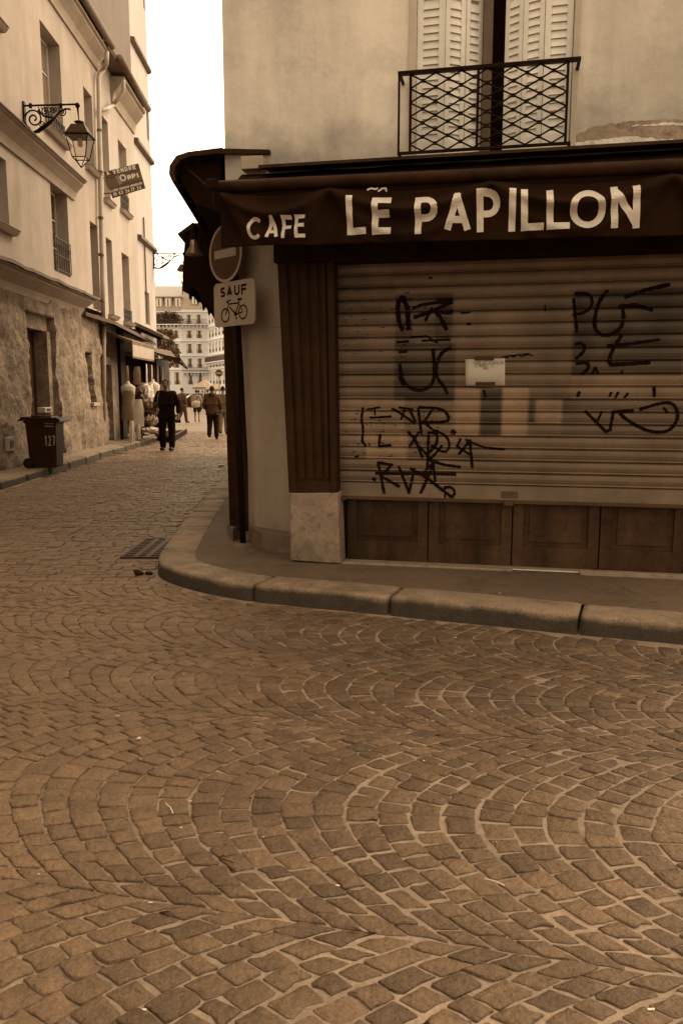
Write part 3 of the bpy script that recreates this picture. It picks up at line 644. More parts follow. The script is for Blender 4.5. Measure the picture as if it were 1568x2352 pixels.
# ---- french window with folding louvred shutters
win = MB(); wf = -.30
wh = (wu0, wu1, wz0, wz1)
fm = MB(); e = .004
for a, b in ((wu0 + e, wu0 + .06), (wu1 - .06, wu1 - e)): fm.fbox(F, a, b, wf, wf + .06, wz0, wz1 - e)
fo = fm.build('window', mat('window_wood', .12, rough=.6, var=.15), cafe)
m = MB(); m.quad(F.p(wu0 + .05, wf + .02, wz0), F.p(wu1 - .05, wf + .02, wz0), F.p(wu1 - .05, wf + .02, wz1), F.p(wu0 + .05, wf + .02, wz1)); m.build('pane', dark, fo)
# pale surround of the opening
m = MB(); sw_ = .055
m.fbox(F, wu0 - sw_, wu0 - .0, .001, .02, wz0 + .0, wz1); m.fbox(F, wu1, wu1 + sw_ * .8, .001, .02, wz0, wz1); m.fbox(F, wu0 - sw_, wu1 + sw_ * .8, .001, .022, wz1 + .001, wz1 + .07)
m.build('window_surround', mat('surround_paint', .40, rough=.8, var=.1, bump=.3, streak=.1), cafe, bevel=.004)
def leaf(p, q, za, zb2, name='shutter_leaf'):
    """louvred leaf between plan points p and q (u, w)"""
    P, Q = F.p(p[0], p[1], 0), F.p(q[0], q[1], 0); fr = Fr(P.x, P.y, Q.x - P.x, Q.y - P.y); W = (Q - P).length; s = min(.05, W * .22); t = .03
    mb = MB(); mb.fbox(fr, 0, s, -t, 0, za, zb2); mb.fbox(fr, W - s, W, -t, 0, za, zb2); mb.fbox(fr, s, W - s, -t + .001, -.001, za, za + .10); mb.fbox(fr, s, W - s, -t + .001, -.001, zb2 - .08, zb2)
    z = za + .10; mb.fbox(fr, s, W - s, -t + .001, -.001, (za + zb2) / 2 - .04, (za + zb2) / 2 + .04)
    while z < zb2 - .10:
        if abs(z + .03 - (za + zb2) / 2) > .07:
            mb.hexa([fr.p(s, -.003, z + .0), fr.p(W - s, -.003, z + .0), fr.p(W - s, -.010, z - .0), fr.p(s, -.010, z), fr.p(s, -.021, z + .066), fr.p(W - s, -.021, z + .066), fr.p(W - s, -.028, z + .066), fr.p(s, -.028, z + .066)])
        z += .0575
    mb.fbox(fr, s * .5, W - s * .5, -t - .008, -t - .004, za + .02, zb2 - .02)
    return mb.build(name, shutpaint, cafe)
xu = lambda x: F.u(x, 150, -.05)
zA, zB2 = wz0 + .03, wz1 - .02
leaf((wu0 + .005, -.03), (xu(1021), -.02), zA, zB2); leaf((xu(1023), -.02), (xu(1066), -.115), zA, zB2); leaf((xu(1068), -.115), (xu(1104) - .0, -.20), zA, zB2)
leaf((xu(1157), -.17), (xu(1197), -.09), zA, zB2); leaf((xu(1199), -.09), (xu(1246), -.035), zA, zB2); leaf((xu(1248), -.035), (wu1 - .005, -.03), zA, zB2)
m = MB(); m.fbox(F, xu(1106), xu(1128), -.27, -.14, zA, zB2); m.build('casement_edge', mat('casement_brown', .07, rough=.6, var=.2, streak=.3), cafe, bevel=.003)
# ---- balcony railing with diamond lattice
BW = .20; rl = F.uz(914, 168, BW); rr_ = F.uz(1333, 146, BW)
zt_ = (rl[1] + rr_[1]) / 2; zb_ = F.z(1120, 337, BW)
ra = MB(); ra.fbox(F, rl[0], rr_[0], BW - .022, BW + .022, zt_, zt_ + .025); ra.fbox(F, rl[0], rr_[0], .001, BW - .023, zt_ - .03, zt_ - .012) if 0 else None
for u in (rl[0] + .012, rr_[0] - .012): ra.fbox(F, u - .012, u + .012, .0, BW - .023, zt_ + .002, zt_ + .022)
pu0, pu1 = F.u(942, 250, BW), F.u(1300, 250, BW)
ra.fbox(F, rl[0], rl[0] + .016, BW - .008, BW + .008, zb_, zt_); 
for u in (pu0, pu1, F.u(1096, 250, BW)): ra.fbox(F, u - .010, u + .010, BW - .010, BW + .010, zb_, zt_)
ra.fbox(F, rl[0], rr_[0] - .05, BW - .012, BW + .012, zb_ - .02, zb_); ra.fbox(F, rl[0], rl[0] + .02, .0, BW - .013, zb_ - .018, zb_ - .002); ra.fbox(F, rr_[0] - .07, rr_[0] - .05, .0, BW - .013, zb_ - .018, zb_ - .002)
rail_o = ra.build('balcony_railing', wrought, cafe, bevel=.002)
la = MB(); hx = (pu1 - pu0) / 12.0; hz = (zt_ - zb_) / 11.0
def clip_seg(a, b):
    # clip a lattice line to the panel
    (x0, y0), (x1, y1) = a, b; t0, t1 = 0, 1; dx_, dy_ = x1 - x0, y1 - y0
    for p, q in ((-dx_, x0 - pu0), (dx_, pu1 - x0), (-dy_, y0 - zb_), (dy_, zt_ - y0)):
        if abs(p) < 1e-9:
            if q < 0: return None
            continue
        r = q / p
        if p < 0: t0 = max(t0, r)
        else: t1 = min(t1, r)
    return None if t0 >= t1 - 1e-6 else ((x0 + dx_ * t0, y0 + dy_ * t0), (x0 + dx_ * t1, y0 + dy_ * t1))
nodes = set()
for s in (1, -1):
    for k in range(-24, 36, 2):
        base = (zt_ - s * k * hz) if s == 1 else zb_ + 0 * k + (k - 1) * hz
        a = (pu0, zt_ - k * hz); b = (pu1, zt_ - k * hz + s * 12 * hz)
        c = clip_seg(a, b)
        if c:
            w_ = BW + s * .005; la.tube([F.p(c[0][0], w_, c[0][1]), F.p(c[1][0], w_, c[1][1])], .0062, 6)
for i in range(13):
    for j in range(12):
        if (i + j) % 2 == 0:
            u = pu0 + i * hx; z = zt_ - j * hz
            if zb_ < z < zt_ - .01 and 0 < i < 12: la.fbox(F, u - .014, u + .014, BW - .012, BW + .012, z - .011, z + .011)
la.build('lattice', wrought, rail_o)
# zinc ledge that runs over the shopfront
m = MB(); zl = 3.392
m.profile(F, [(-.02, zl + .02), (.28, zl - .005), (.285, zl - .03), (.275, zl - .03), (.27, zl - .012), (-.02, zl + .012)], -.62, UE)
m.build('zinc_ledge', zinc, cafe)
m = MB(); m.fbox(F, -.60, -.18, .062, .17, 3.23, 3.36) if 0 else m.fbox(F, F.u(556, 365, .1), F.u(606, 365, .1), .001, .14, 3.40, 3.50); m.build('wall_bracket_block', plaster_low, cafe, bevel=.006)
# rough plaster band low on the right, peeling
m = MB(); pe = mat('peeling_render', .22, rough=.95, var=.35, vs=3, bump=.8, bs=30, bd=.01, dirt=.5); pw_ = mat('exposed_lime', .62, rough=.95, var=.2, vs=6, bump=.8, bs=40, bd=.01, dirt=.3)
def ragged(mb, pts_lo, pts_hi, w_, n=60):
    lo = [F.uz(x, y) for x, y in pts_lo]; hi = [F.uz(x, y) for x, y in pts_hi]
    def at(P, t):
        k = t * (len(P) - 1); i = min(int(k), len(P) - 2); f = k - i; return (P[i][0] * (1 - f) + P[i + 1][0] * f, P[i][1] * (1 - f) + P[i + 1][1] * f)
    pr = None
    for i in range(n + 1):
        t = i / n; a = at(lo, t); b = at(hi, t); ja = .012 * NZ(a[0], 1, w_ * 90, 9) + .008 * NZ(a[0], 2, 0, 30); jb = .02 * NZ(a[0], 3, w_ * 90, 7) + .01 * NZ(a[0], 5, 0, 28)
        r = [mb.V(F.p(a[0], w_, max(a[1] + ja, 3.40))), mb.V(F.p(b[0], w_, max(b[1] + jb, a[1] + ja + .002)))]
        if pr: mb.F(pr[0], r[0], r[1], pr[1])
        pr = r
ragged(m, [(1325, 330), (1450, 326), (1600, 318), (1900, 300)], [(1318, 312), (1370, 290), (1450, 277), (1600, 274), (1900, 262)], .003)
m.build('peeling_patch', pe, cafe)
m = MB(); ragged(m, [(1318, 338), (1450, 332), (1600, 326), (1900, 316)], [(1318, 330), (1400, 318), (1480, 314), (1510, 322), (1600, 316), (1900, 300)], .006)
ragged(m, [(1450, 291), (1480, 290), (1600, 288), (1900, 274)], [(1450, 290), (1480, 284), (1600, 282), (1900, 267)], .006)
m.build('lime_patch', pw_, cafe)
# ---- front awning with lettered valance
aw = thing('cafe_awning', 'dark fabric awning with cream lettering hanging over the roller shutter', 'awning', tuple(F.p(1.5, .3, 3.1)))
AWW = .60
vb0 = F.uz(508, 568, AWW); vb1 = F.uz(1568, 541, AWW); vt0 = F.uz(508, 441, AWW); vt1 = F.uz(1568, 398, AWW)
uA = vb0[0]; uB = UE - .1
zb_at = lambda u: vb0[1] + (vb1[1] - vb0[1]) * (u - vb0[0]) / (vb1[0] - vb0[0])
zt_at = lambda u: vt0[1] + (vt1[1] - vt0[1]) * (u - vt0[0]) / (vt1[0] - vt0[0])
TK = [F.u(x, 440, AWW) for x in (508, 757, 1125, 1540, 1950, 2350)]
def vtop(u):
    for a, b in zip(TK, TK[1:]):
        if a <= u <= b: s = (u - a) / (b - a); return zt_at(u) + .01 - .055 * (4 * s * (1 - s)) ** .8
    return zt_at(u)
def vw(u, z):
    zt2 = zt_at(u); dz = zt2 - z; w_ = 0
    for a, b in zip(TK, TK[1:]):
        if a <= u < b:
            s = (u - a) / (b - a); sag = 4 * s * (1 - s)
            for amp, dep, wd in ((.085, .17, .05), (.055, .34, .06), (.028, .47, .05)):
                c = .015 + dep * sag; w_ += amp * math.exp(-((dz - c) / wd) ** 2) * (.35 + .65 * sag)
            w_ -= .02 * math.exp(-((s - .5) / .5) ** 2) * 0
    w_ += .009 * NZ(u, z * .35, 0, 2.6) + .004 * NZ(u, z, 4, 7) 
    w_ *= min(1, max(0, dz / .03))
    return AWW + w_ * (1 if dz < .40 else max(.15, 1 - (dz - .40) / .12))
m = MB(); n = 380; k = 34; idx = {}
for i in range(n + 1):
    u = uA + (uB - uA) * i / n
    for j in range(k + 1):
        t = j / k; z = zb_at(u) + .006 * NZ(u, 0, 0, 3) * (1 - t) + (vtop(u) - zb_at(u)) * t; idx[i, j] = m.V(F.p(u, vw(u, z), z))
for i in range(n):
    for j in range(k): m.F(idx[i, j], idx[i + 1, j], idx[i + 1, j + 1], idx[i, j + 1])
val = m.build('valance', fabric, aw, smooth=True); sm = val.modifiers.new('t', 'SOLIDIFY'); sm.thickness = .003; sm.offset = -1
m_ = MB(); m_.hexa([F.p(uA + .01, AWW - .05, vb0[1] + .1), F.p(uB, AWW - .05, zb_at(uB) + .1), F.p(uB, AWW - .06, zb_at(uB) + .1), F.p(uA + .01, AWW - .06, vb0[1] + .1), F.p(uA + .01, AWW - .03, zt_at(uA) + .06), F.p(uB, AWW - .03, zt_at(uB) + .06), F.p(uB, AWW - .04, zt_at(uB) + .06), F.p(uA + .01, AWW - .04, zt_at(uA) + .06)])
m_.build('gap_shade_sheet', fabric_side, aw)  # dark sheet added behind the valance to stand in for the shadowed gap
def on_val(u, z, lift): return F.p(u, vw(u, z) + .004 + lift, z)
m = MB()
def bx5(x0, y0, x1, y1, zoom=5):
    if zoom == 5: f = lambda X, Y: (X * .50656 + 773.6, Y * .50656)
    else: f = lambda X, Y: (X * .30838 + 354.6, Y * .30838 + 290.1)
    return [F.uz(*f(*q), AWW + .01) for q in ((x0, y1), (x1, y1 - (x1 - x0) * .03), (x1, y0), (x0, y0 + (x1 - x0) * .03))]
for ch_, X0, Y0, X1, Y1 in (('L', 46, 889, 134, 1066), ('E', 162, 895, 247, 1068), ('P', 355, 892, 462, 1067), ('A', 486, 877, 606, 1061), ('P', 633, 860, 743, 1053), ('I', 774, 858, 808, 1050), ('L', 833, 858, 935, 1049), ('L', 948, 860, 1052, 1046), ('O', 1053, 860, 1215, 1043), ('N', 1238, 843, 1370, 1038)):
    b_ = bx5(X0, Y0, X1, Y1); wd = .0565
    if ch_ == 'I': c = [(b_[0][0] + b_[1][0]) / 2, 0]; hw = .03; b_ = [(c[0] - hw, b_[0][1]), (c[0] + hw, b_[1][1]), (c[0] + hw, b_[2][1]), (c[0] - hw, b_[3][1])]
    letter(m, ch_, b_, wd * .84, on_val, step=.02, cuts=2)
for ch_, X0, Y0, X1, Y1 in (('C', 700, 683, 812, 850), ('A', 834, 675, 932, 846), ('F', 955, 672, 1030, 840), ('E', 1050, 663, 1127, 833)): letter(m, ch_, bx5(X0, Y0, X1, Y1, 4), .026, on_val, step=.015, cuts=2)
for P in ([(843, 437), (852, 433), (862, 435), (868, 432)], [(868, 440), (878, 433), (886, 433), (887, 440)]): stroke(m, [F.uz(*p, AWW) for p in P], .012, on_val, step=.01)
m.build('lettering', cream, val)
m = MB(); ru0 = F.uz(500, 428, AWW); ru1 = F.uz(1568, 378, AWW)
def rz(u): return ru0[1] + (ru1[1] - ru0[1]) * (u - ru0[0]) / (ru1[0] - ru0[0])
P = [F.p(ru0[0] + (uB - ru0[0]) * i / 40, AWW - .02, rz(ru0[0] + (uB - ru0[0]) * i / 40) + .003 * NZ(i, 0, 0, .7)) for i in range(41)]
m.tube(P, .045, 14)
m.build('front_bar', mat('awning_bar', .015, rough=.5, metal=.2, var=.25, vs=6, streak=.1), aw, smooth=True)
m = MB(); n = 60; prev = None
for i in range(n + 1):
    u = uA + (uB - uA) * i / n; row = []
    for t in (0, .3, .6, 1): row.append(m.V(F.p(u, .07 + (AWW - .09) * t, 3.37 + (rz(u) + .04 - 3.37) * t - .04 * math.sin(math.pi * t) - .01 * NZ(u, t, 0, 3))))
    if prev:
        for j in range(3): m.F(prev[j], row[j], row[j + 1], prev[j + 1])
    prev = row
canopy = m.build('canopy', fabric, aw, smooth=True); sm = canopy.modifiers.new('t', 'SOLIDIFY'); sm.thickness = .004
for u in (-.55, 1.3, 3.2):
    m = MB(); m.tube([F.p(u, .06, 2.95), F.p(u + .3, .33, 3.05), F.p(u + .02, AWW - .04, rz(u) - .02)], .018, 8); m.build('folding_arm', wrought, aw)
m = MB(); m.fbox(F, ru0[0] - .09, ru0[0] + .0, AWW - .07, AWW + .03, ru0[1] - .02, ru0[1] + .05); m.tube([F.p(ru0[0] - .03, AWW, ru0[1] - .02), F.p(ru0[0] - .03, AWW, ru0[1] - .14)], .012, 6)
m.build('crank_head', wrought, aw, bevel=.004)
# paper notice taped to the shutter
pn = thing('paper_notice', 'sheet of white paper taped to the roller shutter', 'notice', tuple(F.p(*[F.uz(1112, 885, SW)[0], SW + .02, F.uz(1112, 885, SW)[1]])))
PW = SW + .016
def g6w(X, Y): return F.uz(X * .5271 + 741.4, Y * .5271 + 548, PW)
m = MB(); q = [g6w(620, 641), g6w(792, 640), g6w(792, 522), g6w(620, 526)]
n = 10; pr = None
for i in range(n + 1):
    t = i / n; a = (q[0][0] * (1 - t) + q[1][0] * t, q[0][1] * (1 - t) + q[1][1] * t); b = (q[3][0] * (1 - t) + q[2][0] * t, q[3][1] * (1 - t) + q[2][1] * t); bow = .010 * math.sin(t * math.pi * 1.0) * 0 + .004 * math.sin(t * 6)
    r = [m.V(F.p(a[0], PW + bow * .5, a[1])), m.V(F.p((a[0] + b[0]) / 2, PW + .004 + bow, (a[1] + b[1]) / 2)), m.V(F.p(b[0], PW + bow * .3, b[1]))]
    if pr: m.F(pr[0], r[0], r[1], pr[1]); m.F(pr[1], r[1], r[2], pr[2])
    pr = r
sh = m.build('sheet', paper, pn, smooth=True); sm = sh.modifiers.new('t', 'SOLIDIFY'); sm.thickness = .001
m = MB()
on_p = lambda u, z, lift: F.p(u, PW + .0085 + lift, z)
for (x0, y, x1, txt) in ((655, 549, 785, 'FERMETURE DU PAPILLON'), (662, 561, 745, 'LE MARDI 18 ET'), (698, 573, 722, 'MAI')):
    text_line(m, txt, g6w(x0, y), g6w(x1, y - 2), .026, .0017, on_p, step=.02, cuts=0)
m.build('handwriting', ink, sh)
for a in ((658, 531, 744, 513), (665, 647, 750, 625)): m = MB(); p, r = g6w(a[0], a[1]), g6w(a[2], a[3]); m.fbox(F, p[0], r[0], PW + .007, PW + .0095, p[1], r[1]); m.build('tape', tape, pn)
# ================================================================ SIGN POST AND SIDE AWNINGS
signgrey = mat('sign_red_enamel', .05, rough=.35, var=.08, vs=4, bump=0, spec=.4)
signwhite = mat('sign_white_enamel', .30, rough=.4, var=.08, vs=5, bump=.05, dirt=.12)
signblack = mat('sign_black', .008, rough=.5, var=.1, bump=0)
galv = mat('sign_back_metal', .12, rough=.4, metal=.5, var=.15)
PB = G(558, 1251, .118); ptop = AtY(533, 560, PB.y + .02)
sp = thing('road_sign_post', 'black post with a round no entry sign above a white SAUF bicycle panel', 'road sign', tuple(PB))
m = MB(); m.tube([PB, ptop], .031, 14); m.build('post', signblack, sp, smooth=True)
m = MB(); m.lathe((PB.x, PB.y, PB.z), [(.10, 0), (.095, .006), (.05, .012), (.034, .02)], 14); m.build('base_collar', stonem, sp)
YAW = R_(47); SF = Fr(PB.x, PB.y - .0, math.cos(YAW), -math.sin(YAW))   # right edge nearer, so it faces left of us
def s2(x, y): return SF.uz(x, y, .06)
c0 = s2(517, 582); r = .262; c0 = (c0[0], c0[1])
def disc(mb, r0, r1, w_, n=40, z=1):
    for i in range(n):
        a, b = 2 * math.pi * i / n, 2 * math.pi * (i + 1) / n
        P = [SF.p(c0[0] + rr * math.cos(t), w_, c0[1] + rr * math.sin(t)) for rr, t in ((r1, a), (r1, b), (r0, b), (r0, a))]
        mb.quad(*P) if r0 > 0 else mb.poly(P[:3])
m = MB(); m.prism([SF.p(c0[0] + r * math.cos(t), .042, c0[1] + r * math.sin(t)) for t in [2 * math.pi * i / 40 for i in range(40)]], SF.n * .016)
rd = m.build('round_plate', galv, sp, smooth=False)
m = MB(); disc(m, 0, r * .90, .060); m.build('red_field', signgrey, rd)
m = MB(); disc(m, r * .90, r * 1.0, .0605); m.build('white_rim', signwhite, rd)
m = MB(); m.quad(*[SF.p(c0[0] + a * r * .66, .0620, c0[1] + b * r * .145) for a, b in ((-1, -1), (1, -1), (1, 1), (-1, 1))]); m.build('white_bar', signwhite, rd)
pc = s2(537, 697); PWd, PH = s2(583, 690)[0] - s2(490, 700)[0], .405
def rrect(cx, cz, w_, h_, rad, n=6):
    o = []
    for sx, sz, a in ((1, 1, 0), (-1, 1, 90), (-1, -1, 180), (1, -1, 270)):
        o += [(cx + sx * (w_ / 2 - rad) + rad * math.cos(R_(a + 90 * i / n)), cz + sz * (h_ / 2 - rad) + rad * math.sin(R_(a + 90 * i / n))) for i in range(n + 1)]
    return o
m = MB(); m.prism([SF.p(u, .045, z) for u, z in rrect(pc[0], pc[1], PWd, PH, .05)], SF.n * .015); pp = m.build('white_panel', signwhite, sp)
m = MB(); onp = lambda u, z, lift: SF.p(u, .0615 + lift, z)
PU = lambda a, b: (pc[0] + (a - .5) * PWd, pc[1] + (.5 - b) * PH)    # a, b in 0..1 from the top left
# wheels, frame, bars of the bicycle
def ringst(cx, cy, rx, ry, wd): stroke(m, [PU(cx + rx * math.cos(t), cy + ry * math.sin(t)) for t in [2 * math.pi * i / 28 for i in range(29)]], wd, onp, step=.02)
ry = .150; rx = ry * PH / PWd * 1.0
ringst(.29, .745, rx * 1.05, ry, .014); ringst(.72, .715, rx * 1.05, ry, .014)
for P, wd in (([(.29, .745), (.38, .50)], .013), ([(.38, .50), (.63, .50)], .013), ([(.39, .56), (.545, .745)], .015), ([(.545, .745), (.63, .50)], .013), ([(.545, .745), (.72, .715)], .010), ([(.64, .54), (.72, .715)], .010), ([(.63, .50), (.65, .43)], .012), ([(.59, .425), (.70, .42)], .020), ([(.38, .50), (.355, .43)], .011), ([(.355, .43), (.43, .415), (.42, .405)], .012), ([(.355, .43), (.33, .45), (.36, .475)], .012), ([(.53, .67), (.56, .83)], .010), ([(.54, .84), (.58, .84)], .014)):
    stroke(m, [PU(*p) for p in P], wd, onp, step=.02)
m.prism([SF.p(*(lambda q: (q[0], .0608, q[1]))(PU(.545 + .035 * math.cos(t), .745 + .045 * math.sin(t)))) for t in [2 * math.pi * i / 12 for i in range(12)]], SF.n * .0004)
m.build('bicycle_symbol', signblack, pp)
m = MB(); xs = (.17, .34, .52, .69)
for c_, x in zip('SAUF', xs):
    a, b, c, d = PU(x, .33), PU(x + .13, .33), PU(x + .13, .10), PU(x, .10); letter(m, c_, (a, b, c, d), .021, onp, step=.02)
m.build('lettering', signblack, pp)
for z in (c0[1] - .1, c0[1] + .1, pc[1] - .1, pc[1] + .1): m = MB(); m.fbox(SF, -.045, .045, -.036, .041, z - .012, z + .012); m.build('clamp', galv, sp)
# side-street hood (zinc canopy seen end on), fixed to the cafe's side wall
SW_ = Fr(C0.x, C0.y, .048, -1)               # side wall: u grows towards us, n points to the street (-x)
def prof(pts, Y): return [SW_.uz(0, 0)] 
def sprof(mb, px, Y, length, fr=SW_):
    """profile given in pixels at depth Y, swept back along the street"""
    P = [AtY(x, y, Y) for x, y in px]; mb.prism(P, -fr.e * length)
m = MB(); hood = thing('side_hood', 'dark zinc hood running back along the side street wall of the cafe', 'canopy', tuple(SW_.p(-1, .2, 3.3)))
sprof(m, [(512, 338), (432, 348), (405, 357), (389, 380), (388, 400), (396, 418), (404, 416), (400, 398), (402, 384), (414, 368), (436, 359), (512, 352)], 6.95, 4.2)
m.build('roof_sheet', zinc, hood, bevel=.004)
m = MB(); sprof(m, [(508, 356), (438, 363), (418, 371), (408, 386), (408, 398), (425, 430), (450, 468), (508, 490)], 7.12, 3.9); m.build('soffit', fabric_side, hood)
m = MB(); z1 = AtY(560, 337, 6.9).z
m.hexa([V3((-1.02, 7.03, z1 - .03)), F.p(-.60, -.0, 0) + V3((0, 0, z1 - .05)), F.p(-.60, .05, 0) + V3((0, 0, z1 - .05)), F.p(-1.0, .10, 0) + V3((-.06, 0, z1 - .04)), V3((-1.02, 7.03, z1)), F.p(-.60, .0, 0) + V3((0, 0, z1 - .02)), F.p(-.60, .05, 0) + V3((0, 0, z1 - .02)), F.p(-1.0, .10, 0) + V3((-.06, 0, z1))])
m.build('corner_flashing', zinc, hood)
m = MB(); m.tube([AtY(477, 455, 7.0), AtY(500, 545, 7.4), AtY(520, 612, 7.9)], .012, 6) if 0 else m.tube([AtY(472, 425, 6.95), AtY(415, 372, 7.1)], .010, 6); m.build('stay', zinc, hood)
aw2 = thing('side_awning', 'dark folding awning with a scalloped edge over the side street', 'awning', tuple(SW_.p(-2.4, .4, 3.0)))
Y2 = 8.9
m = MB(); sprof(m, [(498, 512), (441, 512), (407, 537), (410, 541), (444, 524), (498, 524)], Y2, 4.6); m.build('cover', zinc, aw2)
m = MB(); sprof(m, [(505, 525), (443, 526), (424, 556), (421, 600), (419, 640), (505, 640)], Y2 + .03, 4.5); m.build('roller_box', fabric_side, aw2)
# hanging valance: outer sheet with scallops, seen nearly edge on, plus its end flap
m = MB(); P0 = AtY(427, 560, Y2 + .04); P1 = AtY(419, 668, Y2 + .04); ln = 4.5; n = 90; rows = []
for i in range(n + 1):
    s = ln * i / n; sc = .085 * abs(math.sin(math.pi * s / .62)) ; a = P0 - SW_.e * s; b = P1 - SW_.e * s
    b.z += sc - .04; wv = .02 * NZ(s, 0, 0, 4)
    rows.append([m.V(a + SW_.n * wv * .3), m.V(a.lerp(b, .5) + SW_.n * wv), m.V(b + SW_.n * wv * 1.6)])
for p, q in zip(rows, rows[1:]): m.F(p[0], q[0], q[1], p[1]); m.F(p[1], q[1], q[2], p[2])
v = m.build('valance', fabric_side, aw2, smooth=True); sm = v.modifiers.new('t', 'SOLIDIFY'); sm.thickness = .004
m = MB(); m.prism([AtY(x, y, Y2) for x, y in ((500, 520), (443, 522), (426, 556), (418, 668), (434, 676), (437, 659), (446, 661), (457, 674), (470, 702), (492, 718), (506, 740))], V3((0, .02, 0))); m.build('end_flap', fabric_side, aw2)
# projector lamp clamped under the hood
lm = thing('spot_lamp', 'bell shaped projector lamp hanging under the dark side awning', 'lamp', tuple(AtY(448, 545, 8.2)))
m = MB(); a = AtY(446, 520, 8.2); m.tube([a, a + V3((0, 0, -.13))], .035, 12, taper=[.9, 1]); m.tube([AtY(442, 512, 8.2), AtY(455, 528, 8.2), AtY(463, 560, 8.2)], .014, 6); m.build('body', wrought, lm)
m = MB(); b = AtY(446, 552, 8.2); m.lathe((b.x, b.y, b.z), [(.085, -.145), (.088, -.13), (.045, -.06), (.035, 0)], 18); m.build('reflector', mat('lamp_brass', .14, rough=.35, metal=.6, var=.15), lm, smooth=True)
# litter
bag = mat('litter_dark', .012, rough=.4); lit = mat('litter_pale', .45, rough=.8)
def blob(mb, c, sx, sy, sz, seed=0, n=7, k=5):
    rr = [[None] * n for _ in range(k + 1)]
    for j in range(k + 1):
        ph = math.pi * j / k
        for i in range(n):
            th = 2 * math.pi * i / n; f = 1 + .45 * noise.noise(V3((math.cos(th) * 1.3 + seed, math.sin(th) * 1.3, ph * 1.2)))
            rr[j][i] = mb.V((c[0] + sx * f * math.sin(ph) * math.cos(th), c[1] + sy * f * math.sin(ph) * math.sin(th), c[2] + sz * (1 - math.cos(ph)) * f))
    for j in range(k):
        for i in range(n): mb.F(rr[j][i], rr[j][(i + 1) % n], rr[j + 1][(i + 1) % n], rr[j + 1][i])
p = G(330, 1322, 0); m = MB(); blob(m, (p.x - .04, p.y, .0), .05, .035, .025, 3); blob(m, (p.x + .05, p.y + .01, .0), .04, .03, .018, 8)
tag(m.build('crumpled_litter', bag, loc=(p.x, p.y, 0), smooth=True), 'dark crumpled rubbish lying on the setts in front of the drain grate', 'litter')
p = G(508, 1070, .02); m = MB(); blob(m, (p.x, p.y, .0), .09, .05, .03, 5); tag(m.build('paper_scrap', lit, loc=(p.x, p.y, 0)), 'white scrap of paper in the gutter beside the dark corner post', 'litter')
p = G(485, 1033, .0)
sc = [(381, 1845, 398, 1868, 'thin straw lying bent on the setts at lower left of the road'), (1112, 2018, 1158, 2034, 'pale straw lying on the dark setts of the foreground'), (905, 1575, 905, 1577, None)]
straw = mat('straw', .40, rough=.7)
for x0, y0, x1, y1, lb in sc:
    if not lb: continue
    a, b = G(x0, y0, .012), G(x1, y1, .012); m = MB(); m.tube([a, a.lerp(b, .5) + V3((.004, 0, .003)), b], .0022, 5); tag(m.build('straw', straw, loc=tuple(a)), lb, 'litter')
p = G(319, 1698, .006); m = MB(); blob(m, (p.x, p.y, .006), .010, .008, .006, 2); tag(m.build('pebble', lit, loc=tuple(p)), 'small white pebble on the setts left of the middle', 'litter')
a = G(500, 1970, .006); m = MB(); m.tube([a, a + V3((.03, -.02, .004)), a + V3((.06, -.03, .0))], .0018, 5); m.tube([a, a + V3((.02, .012, .003))], .0015, 5); tag(m.build('twig', bag, loc=tuple(a)), 'small dark forked twig on the setts near the centre', 'litter')
m = MB(); rng = random.Random(5)
for k in range(60):
    x = rng.uniform(-2.5, 2.2); y = rng.uniform(1.6, 6.4)
    if inside_pave(x, y, 0) and rng.random() < .5: zz = .120
    elif inside_pave(x, y): continue
    else: zz = road_z(x, y) + .001
    s = rng.uniform(.0012, .003); an = rng.uniform(0, 3.14); dx, dy = math.cos(an) * s * rng.uniform(1, 4), math.sin(an) * s * 2
    m.hexa([(x - dx, y - dy - s, zz), (x + dx, y + dy - s, zz), (x + dx, y + dy + s, zz), (x - dx, y - dy + s, zz)] + [(x - dx, y - dy - s, zz + s), (x + dx, y + dy - s, zz + s), (x + dx, y + dy + s, zz + s), (x - dx, y - dy + s, zz + s)])
tag(m.build('road_grit', lit), 'tiny pale bits of grit scattered over the setts', 'grit', kind='stuff')
# ================================================================ LEFT ROW OF HOUSES
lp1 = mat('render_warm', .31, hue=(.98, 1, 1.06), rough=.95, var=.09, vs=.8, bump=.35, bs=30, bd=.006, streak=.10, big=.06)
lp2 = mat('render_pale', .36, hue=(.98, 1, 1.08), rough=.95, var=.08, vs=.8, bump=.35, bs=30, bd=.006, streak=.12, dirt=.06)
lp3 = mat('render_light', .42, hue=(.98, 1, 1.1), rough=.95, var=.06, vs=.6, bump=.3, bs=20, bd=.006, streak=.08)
rub = mat('rubble_render', .19, rough=.98, var=.42, vs=2.2, bump=1.0, bs=11, bd=.05, dirt=.35, streak=.1, low_dirt_shade=(.0, .7, .3))
corn = mat('cornice_plaster', .28, rough=.9, var=.1, vs=1, bump=.3, bs=25, streak=.1, dirt=.1)
gutz = mat('gutter_zinc', .075, rough=.6, metal=.2, var=.2, vs=3, streak=.2)
flash = mat('flashing_zinc', .04, rough=.6, metal=.2, var=.3, vs=3)
pipem = mat('painted_pipe', .34, rough=.6, var=.1, vs=1.5, streak=.2, dirt=.15)
wfr = mat('white_window_frame', .50, rough=.5, var=.06)
lglass = glass('window_glass', .05); curt = mat('curtain_glass', .16, rough=.2, var=.25, vs=1.2, bump=0, spec=.6)
sillm = mat('sill_stone', .30, rough=.9, var=.15, bump=.4)
slate = mat('slate_roof', .09, rough=.7, var=.15, vs=6, bump=.3)
def lu(x, y, w_=0): return L.u(x, y, w_)
def lz(x, y, w_=0): return L.z(x, y, w_)
